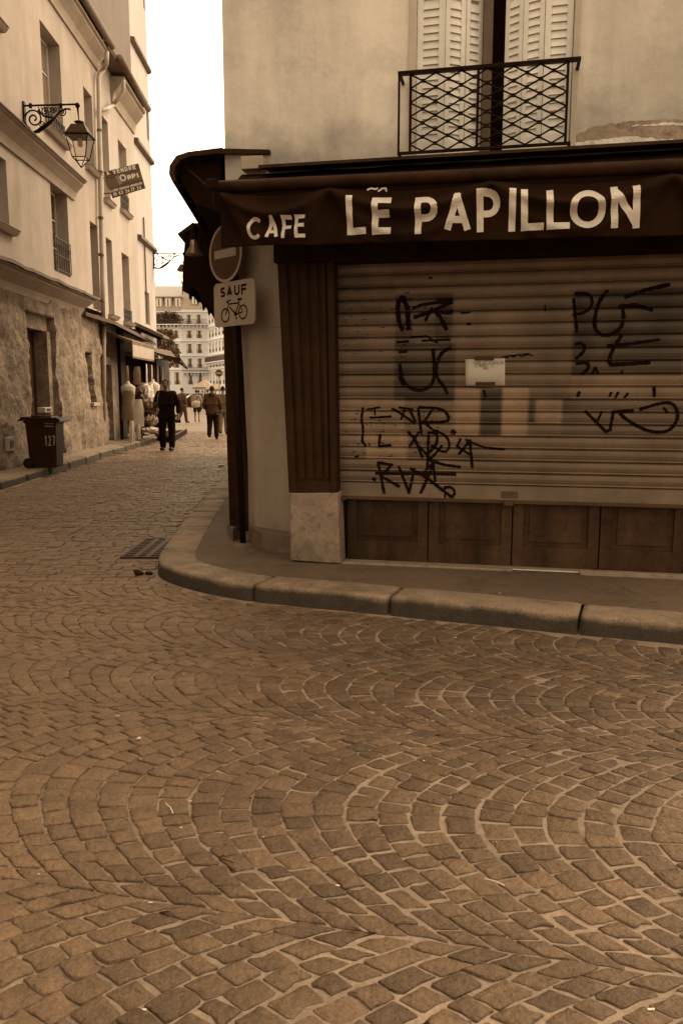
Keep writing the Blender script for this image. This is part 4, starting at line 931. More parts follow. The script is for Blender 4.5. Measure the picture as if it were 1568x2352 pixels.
def opening(xl, yl_top, xr, yr_top, xm, yb):
    """window opening from the pixels of its top left and top right corners and of its bottom"""
    a, b = L.u(xl, yl_top), L.u(xr, yr_top); z1 = (L.z(xl, yl_top) + L.z(xr, yr_top)) / 2; z0 = L.z(xm, yb); return (a, b, z0, z1)
def sill(fr, h, parent, over=.12, out_=.16, th=.12, mt=None, zincy=True):
    m = MB(); m.profile(fr, [(.002, h[2] - th), (out_ * .6, h[2] - th), (out_, h[2] - th * .45), (out_, h[2] - .012), (.002, h[2] - .004)], h[0] - over, h[1] + over)
    o = m.build('sill', mt or sillm, parent, bevel=.004)
    if zincy: m = MB(); m.profile(fr, [(-.02, h[2] + .006), (out_ + .02, h[2] - .008), (out_ + .02, h[2] - .03), (out_ + .012, h[2] - .03), (out_ + .010, h[2] - .0115), (-.02, h[2] + .000)], h[0] - over - .01, h[1] + over + .01); m.build('sill_flashing', flash, o)
    return o
def rail_small(fr, h, parent, hh=.55, w_=.03):
    m = MB(); a, b = h[0] + .01, h[1] - .01; z0 = h[2] + .05; z1 = z0 + hh
    m.fbox(fr, a, b, w_ - .012, w_ + .012, z1 - .03, z1); m.fbox(fr, a, b, w_ - .010, w_ + .010, z0, z0 + .02); m.fbox(fr, a, b, w_ - .009, w_ + .009, z0 + hh * .45, z0 + hh * .45 + .02)
    n = 7
    for i in range(n + 1):
        u = a + .012 + (b - a - .024) * i / n; m.fbox(fr, u - .01, u + .01, w_ - .008, w_ + .008, z0 + .02, z1 - .03)
    for i in range(n):
        u = a + .012 + (b - a - .024) * (i + .5) / n; c = [fr.p(u + .05 * math.cos(t), w_, z0 + hh * .72 + .05 * math.sin(t)) for t in [2 * math.pi * k / 10 for k in range(11)]]; m.tube(c, .007, 5)
    return m.build('window_railing', wrought, parent)
uE1 = lu(229, 500); print('B1 end u', uE1, 'B2 end', lu(314, 500), 'B3 end', lu(350, 500))
U0 = -14.0
W1 = [opening(91, 42, 137, 106, 118, 318), opening(115, 413, 154, 449, 140, 640)]
wA = W1[0]; wB = W1[1]
W1 = [(wA[0], wA[1], lz(103, 287), wA[3]), (wB[0], wB[1], lz(135, 625), wB[3])]
wL = (lu(-45, 350), lu(14, 368), lz(10, 520), lz(5, 362)); wT = (wL[0], wL[1], lz(5, 66), 12.2)
c1 = [opening(191, 194, 211, 224, 205, 385), opening(206, 504, 224, 522, 215, 708)]
holes1 = W1 + [wL, wT] + c1
print([tuple(round(q, 2) for q in h) for h in holes1])
h1 = thing('corner_house', 'old rendered house with moulded cornices and rough rubble ground floor behind the wheelie bin', 'house', tuple(L.p(0, 0, 0)))
zc = lz(110, 615); zc = (lz(0, 588) + lz(224, 686, .3)) / 2
ztop1 = lz(255, 112, .35)
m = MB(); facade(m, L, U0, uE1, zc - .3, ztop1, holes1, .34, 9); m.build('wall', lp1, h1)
for h, cc in ((W1[0], 2), (W1[1], 2), (wL, 2), (wT, 2), (c1[0], 2), (c1[1], 2)): window(L, h, -.33, h1, wfr, lglass if h is W1[1] else curt, th=.07, rows=3)
for h in (W1[0], wL, wT, c1[0]): sill(L, h, h1)
rail_small(L, W1[1], h1, .75); rail_small(L, W1[0], h1, .35)
# cornices
def cornice(fr, z, h, out_, u0, u1, name, mt, parent, top=True):
    m = MB(); m.profile(fr, [(-.01, z - h), (.05, z - h), (.07, z - h * .8), (.10, z - h * .62), (out_ * .55, z - h * .42), (out_ * .8, z - h * .25), (out_ * .82, z - h * .16), (out_, z - h * .12), (out_, z - .01), (-.01, z)], u0, u1)
    o = m.build(name, mt, parent)
    if top: m = MB(); m.profile(fr, [(-.01, z + .03), (out_ + .03, z + .004), (out_ + .03, z - .03), (out_ + .02, z - .03), (out_ + .018, z - .004), (-.01, z + .012)], u0 - .02, u1 + .02); m.build('cornice_flashing', flash, o)
    return o
zmid = (lz(60, 286, .35) + lz(199, 416, .35)) / 2
print('zmid', zmid, lz(0, 225, .35), lz(199, 416, .35), 'zc', lz(10, 590, .4), lz(222, 686, .4), 'top', ztop1, lz(181, 0, .35))
cornice(L, lz(199, 416, .35), .48, .34, U0, lu(199, 418, .35), 'cornice', corn, h1)
cornice(L, ztop1 - .15, .55, .36, U0, lu(232, 170, .1), 'eave_cornice', corn, h1, top=False)
m = MB(); ug = lu(258, 118, .45)
P = [L.p(U0, .45, ztop1 + .02), L.p(ug, .45, ztop1 - .03)]; m.tube(P, .11, 12); m.build('roof_gutter', gutz, h1, smooth=True)
m = MB(); m.profile(L, [(.40, ztop1 + .05), (-3.0, ztop1 + 2.6), (-8.9, ztop1 + 2.6), (-8.9, ztop1 - .0), (.35, ztop1 - .02)], U0, uE1 + .05); m.build('roof', slate, h1)
# dormer on the roof
m = MB(); d0, d1 = lu(225, 30, .0), lu(243, 40, .0)
# lower cornice with bent flashing
zlc = lz(222, 686, .42)
lowc = cornice(L, zlc, .42, .42, U0, lu(221, 690, .40), 'shop_cornice', corn, h1, top=False)
m = MB(); n = 90; prev = None; u1_ = lu(226, 688, .42)
for i in range(n + 1):
    u = U0 + (u1_ - U0) * i / n; b = .05 * max(0, NZ(u, 0, 0, 1.1)) + .03 * abs(NZ(u, 2, 0, 3)); row = [m.V(L.p(u, 0, zlc + .10)), m.V(L.p(u, .22, zlc + .06 + b * .6)), m.V(L.p(u, .46, zlc + .02 + b * 1.2)), m.V(L.p(u, .47, zlc - .04 + b))]
    if prev:
        for j in range(3): m.F(prev[j], row[j], row[j + 1], prev[j + 1])
    prev = row
f_ = m.build('bent_flashing', flash, lowc, smooth=False); sm = f_.modifiers.new('t', 'SOLIDIFY'); sm.thickness = .012
# ---- rubble ground floor, battered
door = (lu(70, 780, .12), lu(131, 760, .12)); dz1 = lz(105, 722, .1)
nw = (lu(206, 860, .10), lu(218, 860, .10), lz(205, 925, .1), lz(212, 812, .1))
print('door', door, dz1, 'narrow', nw)
def bat(z, u): return .02 + .16 * max(0, 1 - z / 3.6) ** 1.3 + .06 * NZ(u, z, 0, .8) + .06 * NZ(u, z, 1, 2.4) + .05 * abs(NZ(u, z, 2, 4.5)) + .025 * NZ(u, z, 4, 10)
ue = lu(238, 800, .1); m = MB(); du = .055; nu = int((ue + 6.5) / du); nz = 62; zt1 = zlc - .30
g = {}
def jit(u, z): return door[0] - .30 * max(0, (2.5 - z) / 2.5) + .06 * NZ(z, 0, 0, 2)
for i in range(nu + 1):
    for j in range(nz + 1):
        u = -6.5 + (ue + 6.5) * i / nu; z = .05 + (zt1 - .05) * j / nz; g[i, j] = (u, z)
def hole_at(u, z): return (jit(u, z) < u < door[1] + .02 * NZ(z, 3, 0, 3) and z < dz1) or (nw[0] + .03 * NZ(z, 5, 0, 4) < u < nw[1] + .03 * NZ(z, 9, 0, 4) and nw[2] < z < nw[3])
vid = {}
for k, (u, z) in g.items(): vid[k] = m.V(L.p(u, bat(z, u), z))
inn_ = {}
def iv(k):
    if k not in inn_: u, z = g[k]; inn_[k] = m.V(L.p(u, -.42, z))
    return inn_[k]
cell = {}
for i in range(nu):
    for j in range(nz):
        u = g[i, j][0] + du / 2; z = g[i, j][1] + .03; cell[i, j] = hole_at(u, z)
        if not cell[i, j]: m.F(vid[i, j], vid[i + 1, j], vid[i + 1, j + 1], vid[i, j + 1])
for (i, j), h in cell.items():
    if h: continue
    for di, dj, a, b in ((1, 0, (i + 1, j), (i + 1, j + 1)), (-1, 0, (i, j + 1), (i, j)), (0, 1, (i + 1, j + 1), (i, j + 1)), (0, -1, (i, j), (i + 1, j))):
        if cell.get((i + di, j + dj), False): m.F(vid[a], iv(a), iv(b), vid[b])
m.build('rubble_wall', rub, h1, smooth=True)
m = MB(); m.fbox(L, U0, uE1, -9, -.425, 0, zc - .31); m.fbox(L, U0, -6.49, -.42, .15, 0, zc - .31); m.build('rear_wall', dark, h1)
# door: leaf standing deep in the opening, lintel and inner lining
dm = mat('grey_door', .035, rough=.6, var=.2, streak=.25)
m = MB(); m.fbox(L, door[0] - .35, door[1], -.41, -.32, .13, dz1 - .35); dd = m.build('door', dm, h1)
m = MB(); m.fbox(L, door[0] - .1, door[0] + .0, -.318, -.05, .14, dz1 - .35); m.fbox(L, door[0] + .55, door[0] + .62, -.318, -.26, .14, dz1 - .35); m.build('door_post', oldwood, dd)
m = MB(); m.fbox(L, door[0] - .5, door[1] + .1, -.41, -.08, dz1 - .34, dz1 - .0); m.build('door_lintel', rub, h1)
m = MB(); m.fbox(L, door[1] - .30, door[1] + .0, -.40, -.02, .13, dz1 - .345); m.build('door_jamb', rub, h1)
m = MB(); m.fbox(L, door[0] - .5, door[1] + .1, -.42, .25, .05, .16); m.build('door_step', stonem, h1, bevel=.01)
m = MB(); m.quad(L.p(nw[0] - .1, -.30, nw[2] - .1), L.p(nw[1] + .1, -.30, nw[2] - .1), L.p(nw[1] + .1, -.30, nw[3] + .1), L.p(nw[0] - .1, -.30, nw[3] + .1)); m.build('narrow_window', dm, h1)
m = MB(); m.fbox(L, nw[0] - .05, nw[1] + .05, .02, .20, nw[2] - .09, nw[2]); m.build('narrow_sill', sillm, h1, bevel=.01)
def box_at(nm, x0, y0, x1, y1, mt, lab, cat, out_=.06, w0=.16):
    a = L.uz(x0, y1, w0); b = L.uz(x1, y0, w0); t = thing(nm, lab, cat, tuple(L.p(a[0], w0, a[1]))); m = MB(); m.fbox(L, a[0], b[0], 0.0, w0 + out_, a[1], b[1]); m.build('case', mt, t, bevel=.01)
    m = MB(); m.fbox(L, a[0] + (b[0] - a[0]) * .2, a[0] + (b[0] - a[0]) * .8, w0 + out_ + .001, w0 + out_ + .008, a[1] + (b[1] - a[1]) * .25, a[1] + (b[1] - a[1]) * .75); m.build('plate', dm, t)
box_at('meter_box', 15, 1003, 27, 1037, lp1, 'pale flush meter box low in the rubble wall left of the bin', 'meter box')
box_at('entry_plate', 103, 935, 117, 948, mat('plate_cream', .4), 'small cream plate on the rubble wall above the bin', 'wall plate', .02)
box_at('intercom', 62, 893, 69, 912, mat('plate_cream', .4), 'small pale intercom beside the recessed door', 'intercom', .02, .0)
# ---- second house
uE2 = lu(314, 500)
h2 = thing('middle_house', 'narrow pale rendered house with a shop below, between the downpipe and the taller gable', 'house', tuple(L.p(uE1, 0, 0)))
d2 = L
ze2 = lz(345, 268, .4); ze2b = lz(283, 166, .4); print('eave2', ze2, ze2b, uE1, uE2)
zE2 = (ze2 + ze2b) / 2
holes2 = [opening(232, 257, 248, 286, 240, 455), opening(271, 320, 290, 341, 281, 482), opening(243, 541, 257, 556, 250, 722), opening(279, 577, 296, 592, 288, 738)]
holes2 = [(max(a, uE1 + .08), min(b, uE2 - .1), c, d) for a, b, c, d in holes2]; print([tuple(round(q, 2) for q in h) for h in holes2])
zg2 = lz(300, 752, .05)
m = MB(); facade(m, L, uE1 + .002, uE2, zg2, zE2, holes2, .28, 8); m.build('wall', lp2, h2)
for h in holes2: window(L, h, -.27, h2, wfr, curt, th=.06, rows=3); sill(L, h, h2, over=.08, out_=.14)
rail_small(L, holes2[1], h2, .5); rail_small(L, holes2[3], h2, .35)
m = MB()
cornice(L, zE2 - .1, .75, .42, lu(262, 215, .1), uE2 + .02, 'eave_cornice', corn, h2, top=False)
m = MB(); m.tube([L.p(lu(275, 160, .5), .5, zE2 + .05), L.p(uE2 + .15, .5, zE2 + .0)], .11, 12); m.build('roof_gutter', gutz, h2, smooth=True)
m = MB(); m.profile(L, [(.45, zE2 + .08), (-3, zE2 + 2.0), (-7.9, zE2 + 2.0), (-7.9, zE2 + .0), (.40, zE2 + .0)], uE1 + .12, uE2); m.build('roof', slate, h2)
# ground floor of the second house: wall, recessed door, dark shop front
ud0, ud1 = lu(244, 900, 0), lu(259, 900, 0); us0 = lu(273, 900, 0); zsh = zg2 - .002
m = MB(); facade(m, L, uE1 + .002, us0, .05, zsh, [(ud0, ud1, .14, lz(250, 838)), (ud0 + .1, ud1 - .1, lz(250, 820), lz(250, 790))], .25, 8, back=False, w0=.0); m.build('ground_floor_wall', rub, h2)
m = MB(); m.fbox(L, ud0 + .01, ud1 - .01, -.248, -.20, .14, lz(250, 838) - .01); m.build('shop_door', dm, h2)
m = MB(); m.fbox(L, us0, us0 + .35, -.3, .10, .1, zsh - .1); m.fbox(L, us0 + .42, us0 + .75, -.3, .06, .1, zsh - .1); m.build('shopfront_post', darkwood, h2, bevel=.01)
m = MB(); m.fbox(L, us0 + .76, uE2 + 6, -.8, -.7, .1, 3.2); m.fbox(L, us0, uE2 + 6, -8, -.81, .1, 3.0); m.build('shop_interior', dark, h2)
m = MB(); n = 50; prev = None; ua, ub = lu(203, 718, .2), lu(357, 789, .4)
for i in range(n + 1):
    u = ua + (ub - ua) * i / n; z = lz(203, 718, .2) + (lz(357, 789, .4) - lz(203, 718, .2)) * i / n; t = min(1, i / 12); row = [m.V(L.p(u, 0.0, z + .06)), m.V(L.p(u, .12 + .30 * t, z + .01 + .02 * NZ(u, 0, 0, 2))), m.V(L.p(u, .13 + .30 * t, z - .08 - .02 * abs(NZ(u, 5, 0, 2))))]
    if prev: m.F(prev[0], row[0], row[1], prev[1]); m.F(prev[1], row[1], row[2], prev[2])
    prev = row
o = m.build('shop_flashing', flash, h2); sm = o.modifiers.new('t', 'SOLIDIFY'); sm.thickness = .02
# ---- downpipes
pu = lu(232, 600, .12)
dp = thing('downpipe', 'tall painted downpipe with a bent side branch at the joint of the two houses', 'downpipe', tuple(L.p(pu, .12, .12)))
def px(x, y, w_=.12): u, z = L.uz(x, y, w_); return L.p(u, w_, z)
def pp2(pts, w_=.12): return [px(x, y, w_) for x, y in pts]
m = MB(); x0_ = px(237, 1019, .12)
m.tube([px(246, 118, .40), px(245, 145, .36), px(239, 158, .2), px(228, 172, .12), px(227, 186, .12)] + [px(232, 470), px(236, 640), px(238, 745)], .062, 10)
m.build('upper_pipe', pipem, dp, smooth=True)
m = MB(); m.tube([px(238, 745), px(239, 880), px(237, 1016)], .066, 10); m.build('lower_pipe', mat('lower_pipe_iron', .13, rough=.6, var=.2), dp, smooth=True)
m = MB(); m.tube([px(284, 184, .48), px(284, 208, .44), px(277, 220, .35), px(262, 238, .14), px(262, 240), px(246, 249), px(230, 254)], .055, 10); m.build('branch_pipe', pipem, dp, smooth=True)
m = MB()
for y in (300, 395, 500, 585, 690, 960): m = MB(); q = px(228 + (y - 200) * .0125, y); m.tube([q + V3((0, 0, -.03)), q + V3((0, 0, .03))], .078, 10); m.build('collar', gutz, dp)
# ---- third, taller house
uE3 = lu(351, 500)
h3 = thing('tall_gable_house', 'tall house with a bare gable wall rising above its neighbour and dark string courses', 'house', tuple(L.p(uE2, 0, 0)))
holes3 = [(lu(336, 260), lu(342, 260), lz(339, 320), lz(337, 250)), (lu(329, 0), lu(333, 0), lz(331, 20), lz(331, -60)), (lu(333, 680), lu(343, 680), lz(338, 745), lz(336, 670))]
print('h3', holes3)
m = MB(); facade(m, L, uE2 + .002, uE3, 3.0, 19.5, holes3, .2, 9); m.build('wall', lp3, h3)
for h in holes3: window(L, h, -.19, h3, wfr, curt, th=.05)
for (xa, ya, xb, yb) in ((313, 10, 350, 156), (328, 285, 352, 360), (321, 485, 355, 562)):
    z = lz(xb, yb, .2); m = MB(); m.profile(L, [(.001, z + .02), (.14, z), (.14, z - .10), (.06, z - .16), (.001, z - .16)], uE2 + .05, uE3 + .03); m.build('string_course', gutz, h3)
m = MB(); m.tube([L.p(lu(331, 520, .05), .05, lz(331, 740, .05)), L.p(lu(331, 520, .05), .05, lz(331, 500, .05))], .03, 6); m.build('thin_pipe', gutz, h3)
# ---- low market building beyond, with a tiled pent roof
h4 = thing('low_market_house', 'low shop building with a projecting tiled eave at the end of the row', 'house', tuple(L.p(uE3, 0, 0)))
a4, b4 = L.uz(330, 738, .3), L.uz(386, 779, .9); u4 = b4[0]; print('low', a4, b4, uE3)
m = MB(); m.fbox(L, uE3 + .002, b4[0] + 0, -6, .0, 2.9, b4[1] + .25); m.build('wall', mat('brown_render', .12, rough=.9, var=.2), h4)
m = MB(); m.profile(L, [(-.1, b4[1] + .55), (.95, b4[1] + .06), (.95, b4[1] - .02), (.88, b4[1] - .02), (-.1, b4[1] + .42)], a4[0], b4[0]); m.build('pent_roof', slate, h4)
m = MB()
for i in range(14): u = a4[0] + .1 + (b4[0] - a4[0] - .2) * i / 13; m.profile(L, [(.0, b4[1] + .36), (.86, b4[1] - .03), (.86, b4[1] - .12), (.0, b4[1] + .24)], u, u + .07)
m.build('rafter', darkwood, h4)
m = MB(); q = L.uz(370, 820, 0); m.fbox(L, uE3 + .002, q[0] + 2, -6, -.05, .1, 2.88); m.build('ground_floor_wall', oldwood, h4)
# shop awnings
s1 = L.uz(307, 805, .6); s2_ = L.uz(353, 830, .6)
a1 = thing('shop_awning', 'half rolled shop awning with a pale front panel above the clothes stall', 'awning', tuple(L.p(s1[0], .5, s1[1])))
zt_a, zb_a = lz(305, 783, .75), lz(305, 822, .75); ub = lu(354, 822, .75); ua = lu(305, 800, .75)
print('shop awning', ua, ub, zt_a, zb_a)
m = MB(); m.profile(L, [(.0, zt_a + .28), (.72, zt_a + .02), (.75, zt_a), (.75, zb_a), (.72, zb_a), (.70, zt_a - .05), (.0, zt_a + .2)], ua, ub); m.build('canvas', mat('tan_canvas', .10, rough=.9, var=.2, streak=.2), a1)
m = MB(); m.fbox(L, ua + .0, ub, .751, .757, zb_a + .05, zt_a - .10); m.build('front_panel', mat('pale_panel', .30, rough=.7, var=.15), a1)
m = MB(); on_pan = lambda u, z, lift: L.p(u, .759 + lift, z)
for k in range(3): stroke(m, [(ua + .3, zt_a - .22 - .1 * k), (ua + 1.3 - .2 * k, zt_a - .22 - .1 * k)], .03, on_pan, step=.3, cuts=0)
a2 = thing('market_awning', 'brown sloping awning stretched over the pavement at the end of the row', 'awning', tuple(L.p(ub, .5, 2.6)))
m = MB(); A1, A2, A3, A4 = L.p(ub + .1, .1, 3.15), L.p(ub + .3, 1.55, 2.72), AtY(431, 846, 33.5), AtY(392, 806, 33.5)
for i in range(10):
    for j in range(6):
        def q_(s, t): p = A1.lerp(A4, s).lerp(A2.lerp(A3, s), t); p.z -= .10 * math.sin(math.pi * ((s * 3) % 1)) * t + .05 * math.sin(math.pi * t); return p
        m.quad(q_(i / 10, j / 6), q_((i + 1) / 10, j / 6), q_((i + 1) / 10, (j + 1) / 6), q_(i / 10, (j + 1) / 6))
o = m.build('canvas', mat('brown_canvas', .06, rough=.9, var=.3, vs=1.5, streak=.2), a2); sm = o.modifiers.new('t', 'SOLIDIFY'); sm.thickness = .01
m = MB(); m.tube([A2, A3], .03, 6); m.build('pole', wrought, a2)
# ================================================================ WHEELIE BIN
binm = mat('bin_plastic', .017, rough=.45, var=.12, vs=3, bump=.1, bs=40, spec=.3)
bing = mat('bin_lid_plastic', .014, rough=.4, var=.1, vs=3, bump=.05)
bp = G(100, 1076, .118); bx, by = bp.x - .02, bp.y + .28
bn = thing('wheelie_bin', 'dark plastic wheelie bin numbered 127 standing on the left pavement', 'bin', (bx, by, .118))
def BP(x, y, z): return V3((bx + x, by + y, .118 + z))
m = MB(); lv = [(.06, -.26, .25, .22), (.10, -.27, .255, .225), (.9, -.305, .29, .265), (.93, -.305, .295, .27), (.93, -.33, .32, .29), (.985, -.33, .325, .29)]
rows = []
for z, xa, xb, hy in lv:
    r = .05; P = []
    for cx, cy, a in ((xb - r, hy - r, 0), (xa + r, hy - r, 90), (xa + r, -hy + r, 180), (xb - r, -hy + r, 270)): P += [(cx + r * math.cos(R_(a + 30 * k)), cy + r * math.sin(R_(a + 30 * k))) for k in range(4)]
    rows.append([m.V(BP(x, y, z - .05)) for x, y in P])
for a, b in zip(rows, rows[1:]):
    for i in range(16): m.F(a[i], a[(i + 1) % 16], b[(i + 1) % 16], b[i])
m.F(*rows[0][::-1]); m.F(*rows[-1]); body = m.build('body', binm, bn)
m = MB()
m.hexa([BP(*q) for q in ((-.37, -.30, .94), (.35, -.30, .94), (.35, .30, .94), (-.37, .30, .94), (-.38, -.29, 1.0), (.34, -.29, .985), (.34, .29, .985), (-.38, .29, 1.0))])
m.hexa([BP(*q) for q in ((-.20, -.22, .992), (.22, -.22, .98), (.22, .22, .98), (-.20, .22, .992), (-.18, -.20, 1.03), (.19, -.20, 1.01), (.19, .20, 1.01), (-.18, .20, 1.03))])
m.hexa([BP(*q) for q in ((.36, -.31, .90), (.40, -.31, .90), (.40, .31, .90), (.36, .31, .90), (.345, -.30, .975), (.385, -.30, .965), (.385, .30, .965), (.345, .30, .975))])
m.build('lid', bing, bn, bevel=.012)
m = MB(); m.tube([BP(-.36, -.25, .95), BP(-.42, -.25, .94), BP(-.44, -.20, .93), BP(-.44, .20, .93), BP(-.42, .25, .94), BP(-.36, .25, .95)], .016, 8); m.build('handle', bing, bn, smooth=True)
for sy in (-1, 1):
    m = MB(); P = [BP(-.27 + .10 * math.cos(t), sy * .26 - .025, .10 + .10 * math.sin(t)) for t in [2 * math.pi * i / 20 for i in range(20)]]; m.prism(P, V3((0, .05, 0))); wh = m.build('wheel', bing, bn, bevel=.008)
    m = MB(); P = [BP(-.27 + .045 * math.cos(t), sy * .26 + (sy * .026 if sy > 0 else -.027), .10 + .045 * math.sin(t)) for t in [2 * math.pi * i / 14 for i in range(14)]]; m.prism(P, V3((0, sy * .004, 0))); m.build('hub', binm, wh)
m = MB(); SFb = Fr(bx, by - .262, 1, 0)
def on_bin(u, z, lift): hy = .22 + (.265 - .22) * min(1, max(0, (z - .118 + .05 - .06) / .84)); return V3((bx + u, by - hy - .006 - lift, z))
z0 = .118 + .44
for c_, u in zip('127', (.065, .135, .215)): letter(m, c_, ((u - .0, z0), (u + .06, z0), (u + .06, z0 + .20), (u, z0 + .20)), .020, on_bin, step=.03)
for k in range(2): stroke(m, [(.09, z0 + .43 - .05 * k), (.26, z0 + .43 - .05 * k)], .012, on_bin, step=.05)
m.build('number_label', mat('bin_number', .28, rough=.6, var=.1), body)

# ================================================================ WALL LANTERNS
def clear(name, L_, alpha):
    m_ = bpy.data.materials.new(name); m_.use_nodes = True; n = m_.node_tree.nodes; l = m_.node_tree.links; n.clear()
    t = n.new('ShaderNodeBsdfTransparent'); t.inputs[0].default_value = tint(.9); g = n.new('ShaderNodeBsdfPrincipled'); g.inputs['Base Color'].default_value = tint(L_); g.inputs['Roughness'].default_value = .15
    x = n.new('ShaderNodeMixShader'); x.inputs[0].default_value = alpha; o = n.new('ShaderNodeOutputMaterial'); l.new(t.outputs[0], x.inputs[1]); l.new(g.outputs[0], x.inputs[2]); l.new(x.outputs[0], o.inputs[0]); return m_
lampglass = clear('lantern_glass', .5, .12)
copper = mat('lantern_metal', .030, rough=.5, var=.3, vs=6)
def spiral(cx, cz, r0, turns, a0, d=1, n=26): return [(cx + r0 * (1 - i / n * .88) * math.cos(a0 + d * turns * 2 * math.pi * i / n), cz + r0 * (1 - i / n * .88) * math.sin(a0 + d * turns * 2 * math.pi * i / n)) for i in range(n + 1)]
def lantern(W, label):
    """W: the point on the wall where the bar starts; the bar points to +x and is 1.13 m long"""
    t = thing('wall_lantern', label, 'street lamp', tuple(W), 'wall lanterns on scrolled brackets')
    Q = lambda x, z, y=0: V3((W.x + x, W.y + y, W.z + z))
    m = MB(); m.tube([Q(0, 0), Q(1.10, .03)], .020, 8)
    m.lathe(Q(1.13, -.02), [(.02, -.03), (.045, .0), (.055, .035), (.035, .07), (.01, .085)], 10); m.tube([Q(1.13, -.03), Q(1.135, -.14), Q(1.145, -.30)], .026, 8, taper=[1, .6, .4])
    m.fbox(Fr(W.x, W.y, 1, 0), -.01, .02, -.05, .05, W.z - .55, W.z + .08)
    for x in (.14, .78): m.tube([Q(x, -.045), Q(x, .045)], .035, 6)
    m.tube([Q(.03, -.50), Q(.10, -.545)], .03, 6); m.build('arm', wrought, t)
    m = MB()
    def tb(P, r): m.tube([Q(x, z) for x, z in P], r, 6)
    tb([(.10, -.56), (.17, -.53), (.32, -.50), (.52, -.36), (.75, -.12), (.88, -.06), (.98, -.07)], .020); m.tube([Q(x, z) for x, z in ((.12, -.55), (.28, -.50), (.46, -.38), (.58, -.27))], .042, 6, taper=[.4, 1, 1, .4])
    tb(spiral(.20, -.26, .215, 1.9, R_(-115), -1), .018); tb([(.11, -.46), (.06, -.52)], .02); tb([(.30, -.08), (.40, -.20), (.50, -.22), (.60, -.24)], .022)
    tb(spiral(.80, -.13, .085, 1.6, R_(60), -1, 18), .013); tb(spiral(.44, -.11, .085, 1.5, R_(30), 1, 18), .012); tb(spiral(.60, -.10, .07, 1.5, R_(150), -1, 18), .012); tb(spiral(.36, -.35, .07, 1.3, R_(200), 1, 16), .012)
    rng = random.Random(2)
    for k in range(9): x = .30 + .06 * k; tb([(x, -.03), (x + .03, -.07), (x + .01, -.12)], .012)
    m.build('scrollwork', wrought, t)
    c = Q(1.15, 0); zt0 = -.40
    def ring4(h, z): return [c + V3((sx * h, sy * h, z)) for sx, sy in ((-1, -1), (1, -1), (1, 1), (-1, 1))]
    m = MB(); m.lathe(c, [(.03, -.30), (.10, -.315), (.105, -.33), (.05, -.36), (.05, -.385), (.075, -.40)], 12)
    a, b, e = ring4(.135, -.395), ring4(.235, -.59), ring4(.265, -.60)
    m.hexa(ring4(.135, -.41) + ring4(.135, -.395))
    for i in range(4): j = (i + 1) % 4; m.quad(b[i], b[j], a[j], a[i]); m.quad(e[i], e[j], b[j], b[i])
    m.quad(*ring4(.255, -.612)[::-1]); 
    for i in range(4): j = (i + 1) % 4; m.quad(ring4(.262, -.612)[i], ring4(.262, -.612)[j], e[j], e[i])
    m.build('roof', copper, t)
    m = MB(); T, B_ = ring4(.232, -.62), ring4(.140, -1.05)
    for i in range(4):
        j = (i + 1) % 4; m.tube([T[i], B_[i]], .011, 5); m.tube([B_[i], B_[j]], .011, 5); m.tube([T[i], T[j]], .009, 5)
        m.tube([B_[i], B_[i].lerp(c + V3((0, 0, -1.22)), .5) + V3((0, 0, .0)), c + V3((.03 * (1 if i in (1, 2) else -1), .03 * (1 if i > 1 else -1), -1.20))], .010, 5)
    m.lathe(c, [(.02, -1.235), (.035, -1.22), (.02, -1.20)], 8); fr_ = m.build('lantern_frame', wrought, t)
    for i in range(4):
        j = (i + 1) % 4; g_ = MB(); s = .985; TT = [c + (q - c) * s for q in (T[i], T[j])]; BB = [c + V3(((q - c).x * s, (q - c).y * s, (q - c).z)) for q in (B_[j], B_[i])]
        TT = [c + V3(((q - c).x * s, (q - c).y * s, (q - c).z)) for q in (T[i], T[j])]; g_.quad(TT[0], TT[1], BB[0], BB[1]); g_.build('pane', lampglass, fr_)
    m = MB(); m.lathe(c, [(.02, -.82), (.055, -.80), (.06, -.70), (.03, -.64)], 10); m.build('bulb', mat('lamp_bulb', .5, rough=.3), t, smooth=True)
    return t
def wallpt(x, y, w_=.02): u, z = L.uz(x, y, w_); return L.p(u, w_, z)
W0 = wallpt(55.4, 243); la1 = lantern(W0, 'square glass street lantern hanging from a scrolled iron bracket above the bin')
W1_ = L.p(uE3 - .15, .02, 0); d = ray(352, 583); W1_.z = EYE + d.z * W1_.y / d.y
la2 = lantern(W1_, 'small far lantern on a scrolled bracket against the white sky, half hidden by the awning')

# ================================================================ FOR SALE BOARD
YS = L.p(lu(238, 420, .05), 0, 0).y + .15
def SX(X, Y): return (X * .09046 + 219.2, Y * .09046 + 361)
TLs, TRs, BRs, BLs = (215, 380), (1095, 160), (1275, 790), (440, 1045)
def unit(X, Y):                               # affine: board coordinates in metres
    ex, ey = (857.0, -237.5), (202.0, 647.0); dx, dy = X - TLs[0], Y - TLs[1]; D_ = ex[0] * ey[1] - ex[1] * ey[0]
    return ((dx * ey[1] - dy * ey[0]) / D_, (ex[0] * dy - ex[1] * dx) / D_)
def onb(a, b, lift=0.0):                      # a 0..1 right, b 0..1 up
    b = 1 - b; X = (TLs[0] * (1 - a) + TRs[0] * a) * (1 - b) + (BLs[0] * (1 - a) + BRs[0] * a) * b; Y = (TLs[1] * (1 - a) + TRs[1] * a) * (1 - b) + (BLs[1] * (1 - a) + BRs[1] * a) * b
    p = AtY(*SX(X, Y), YS); return p + V3((0, -.012 - lift, 0))
BWd = (AtY(*SX(*TRs), YS) - AtY(*SX(*TLs), YS)).length; BHt = (AtY(*SX(*BLs), YS) - AtY(*SX(*TLs), YS)).length
onm = lambda x, y, lift: onb(x / BWd, y / BHt, lift + .0012)
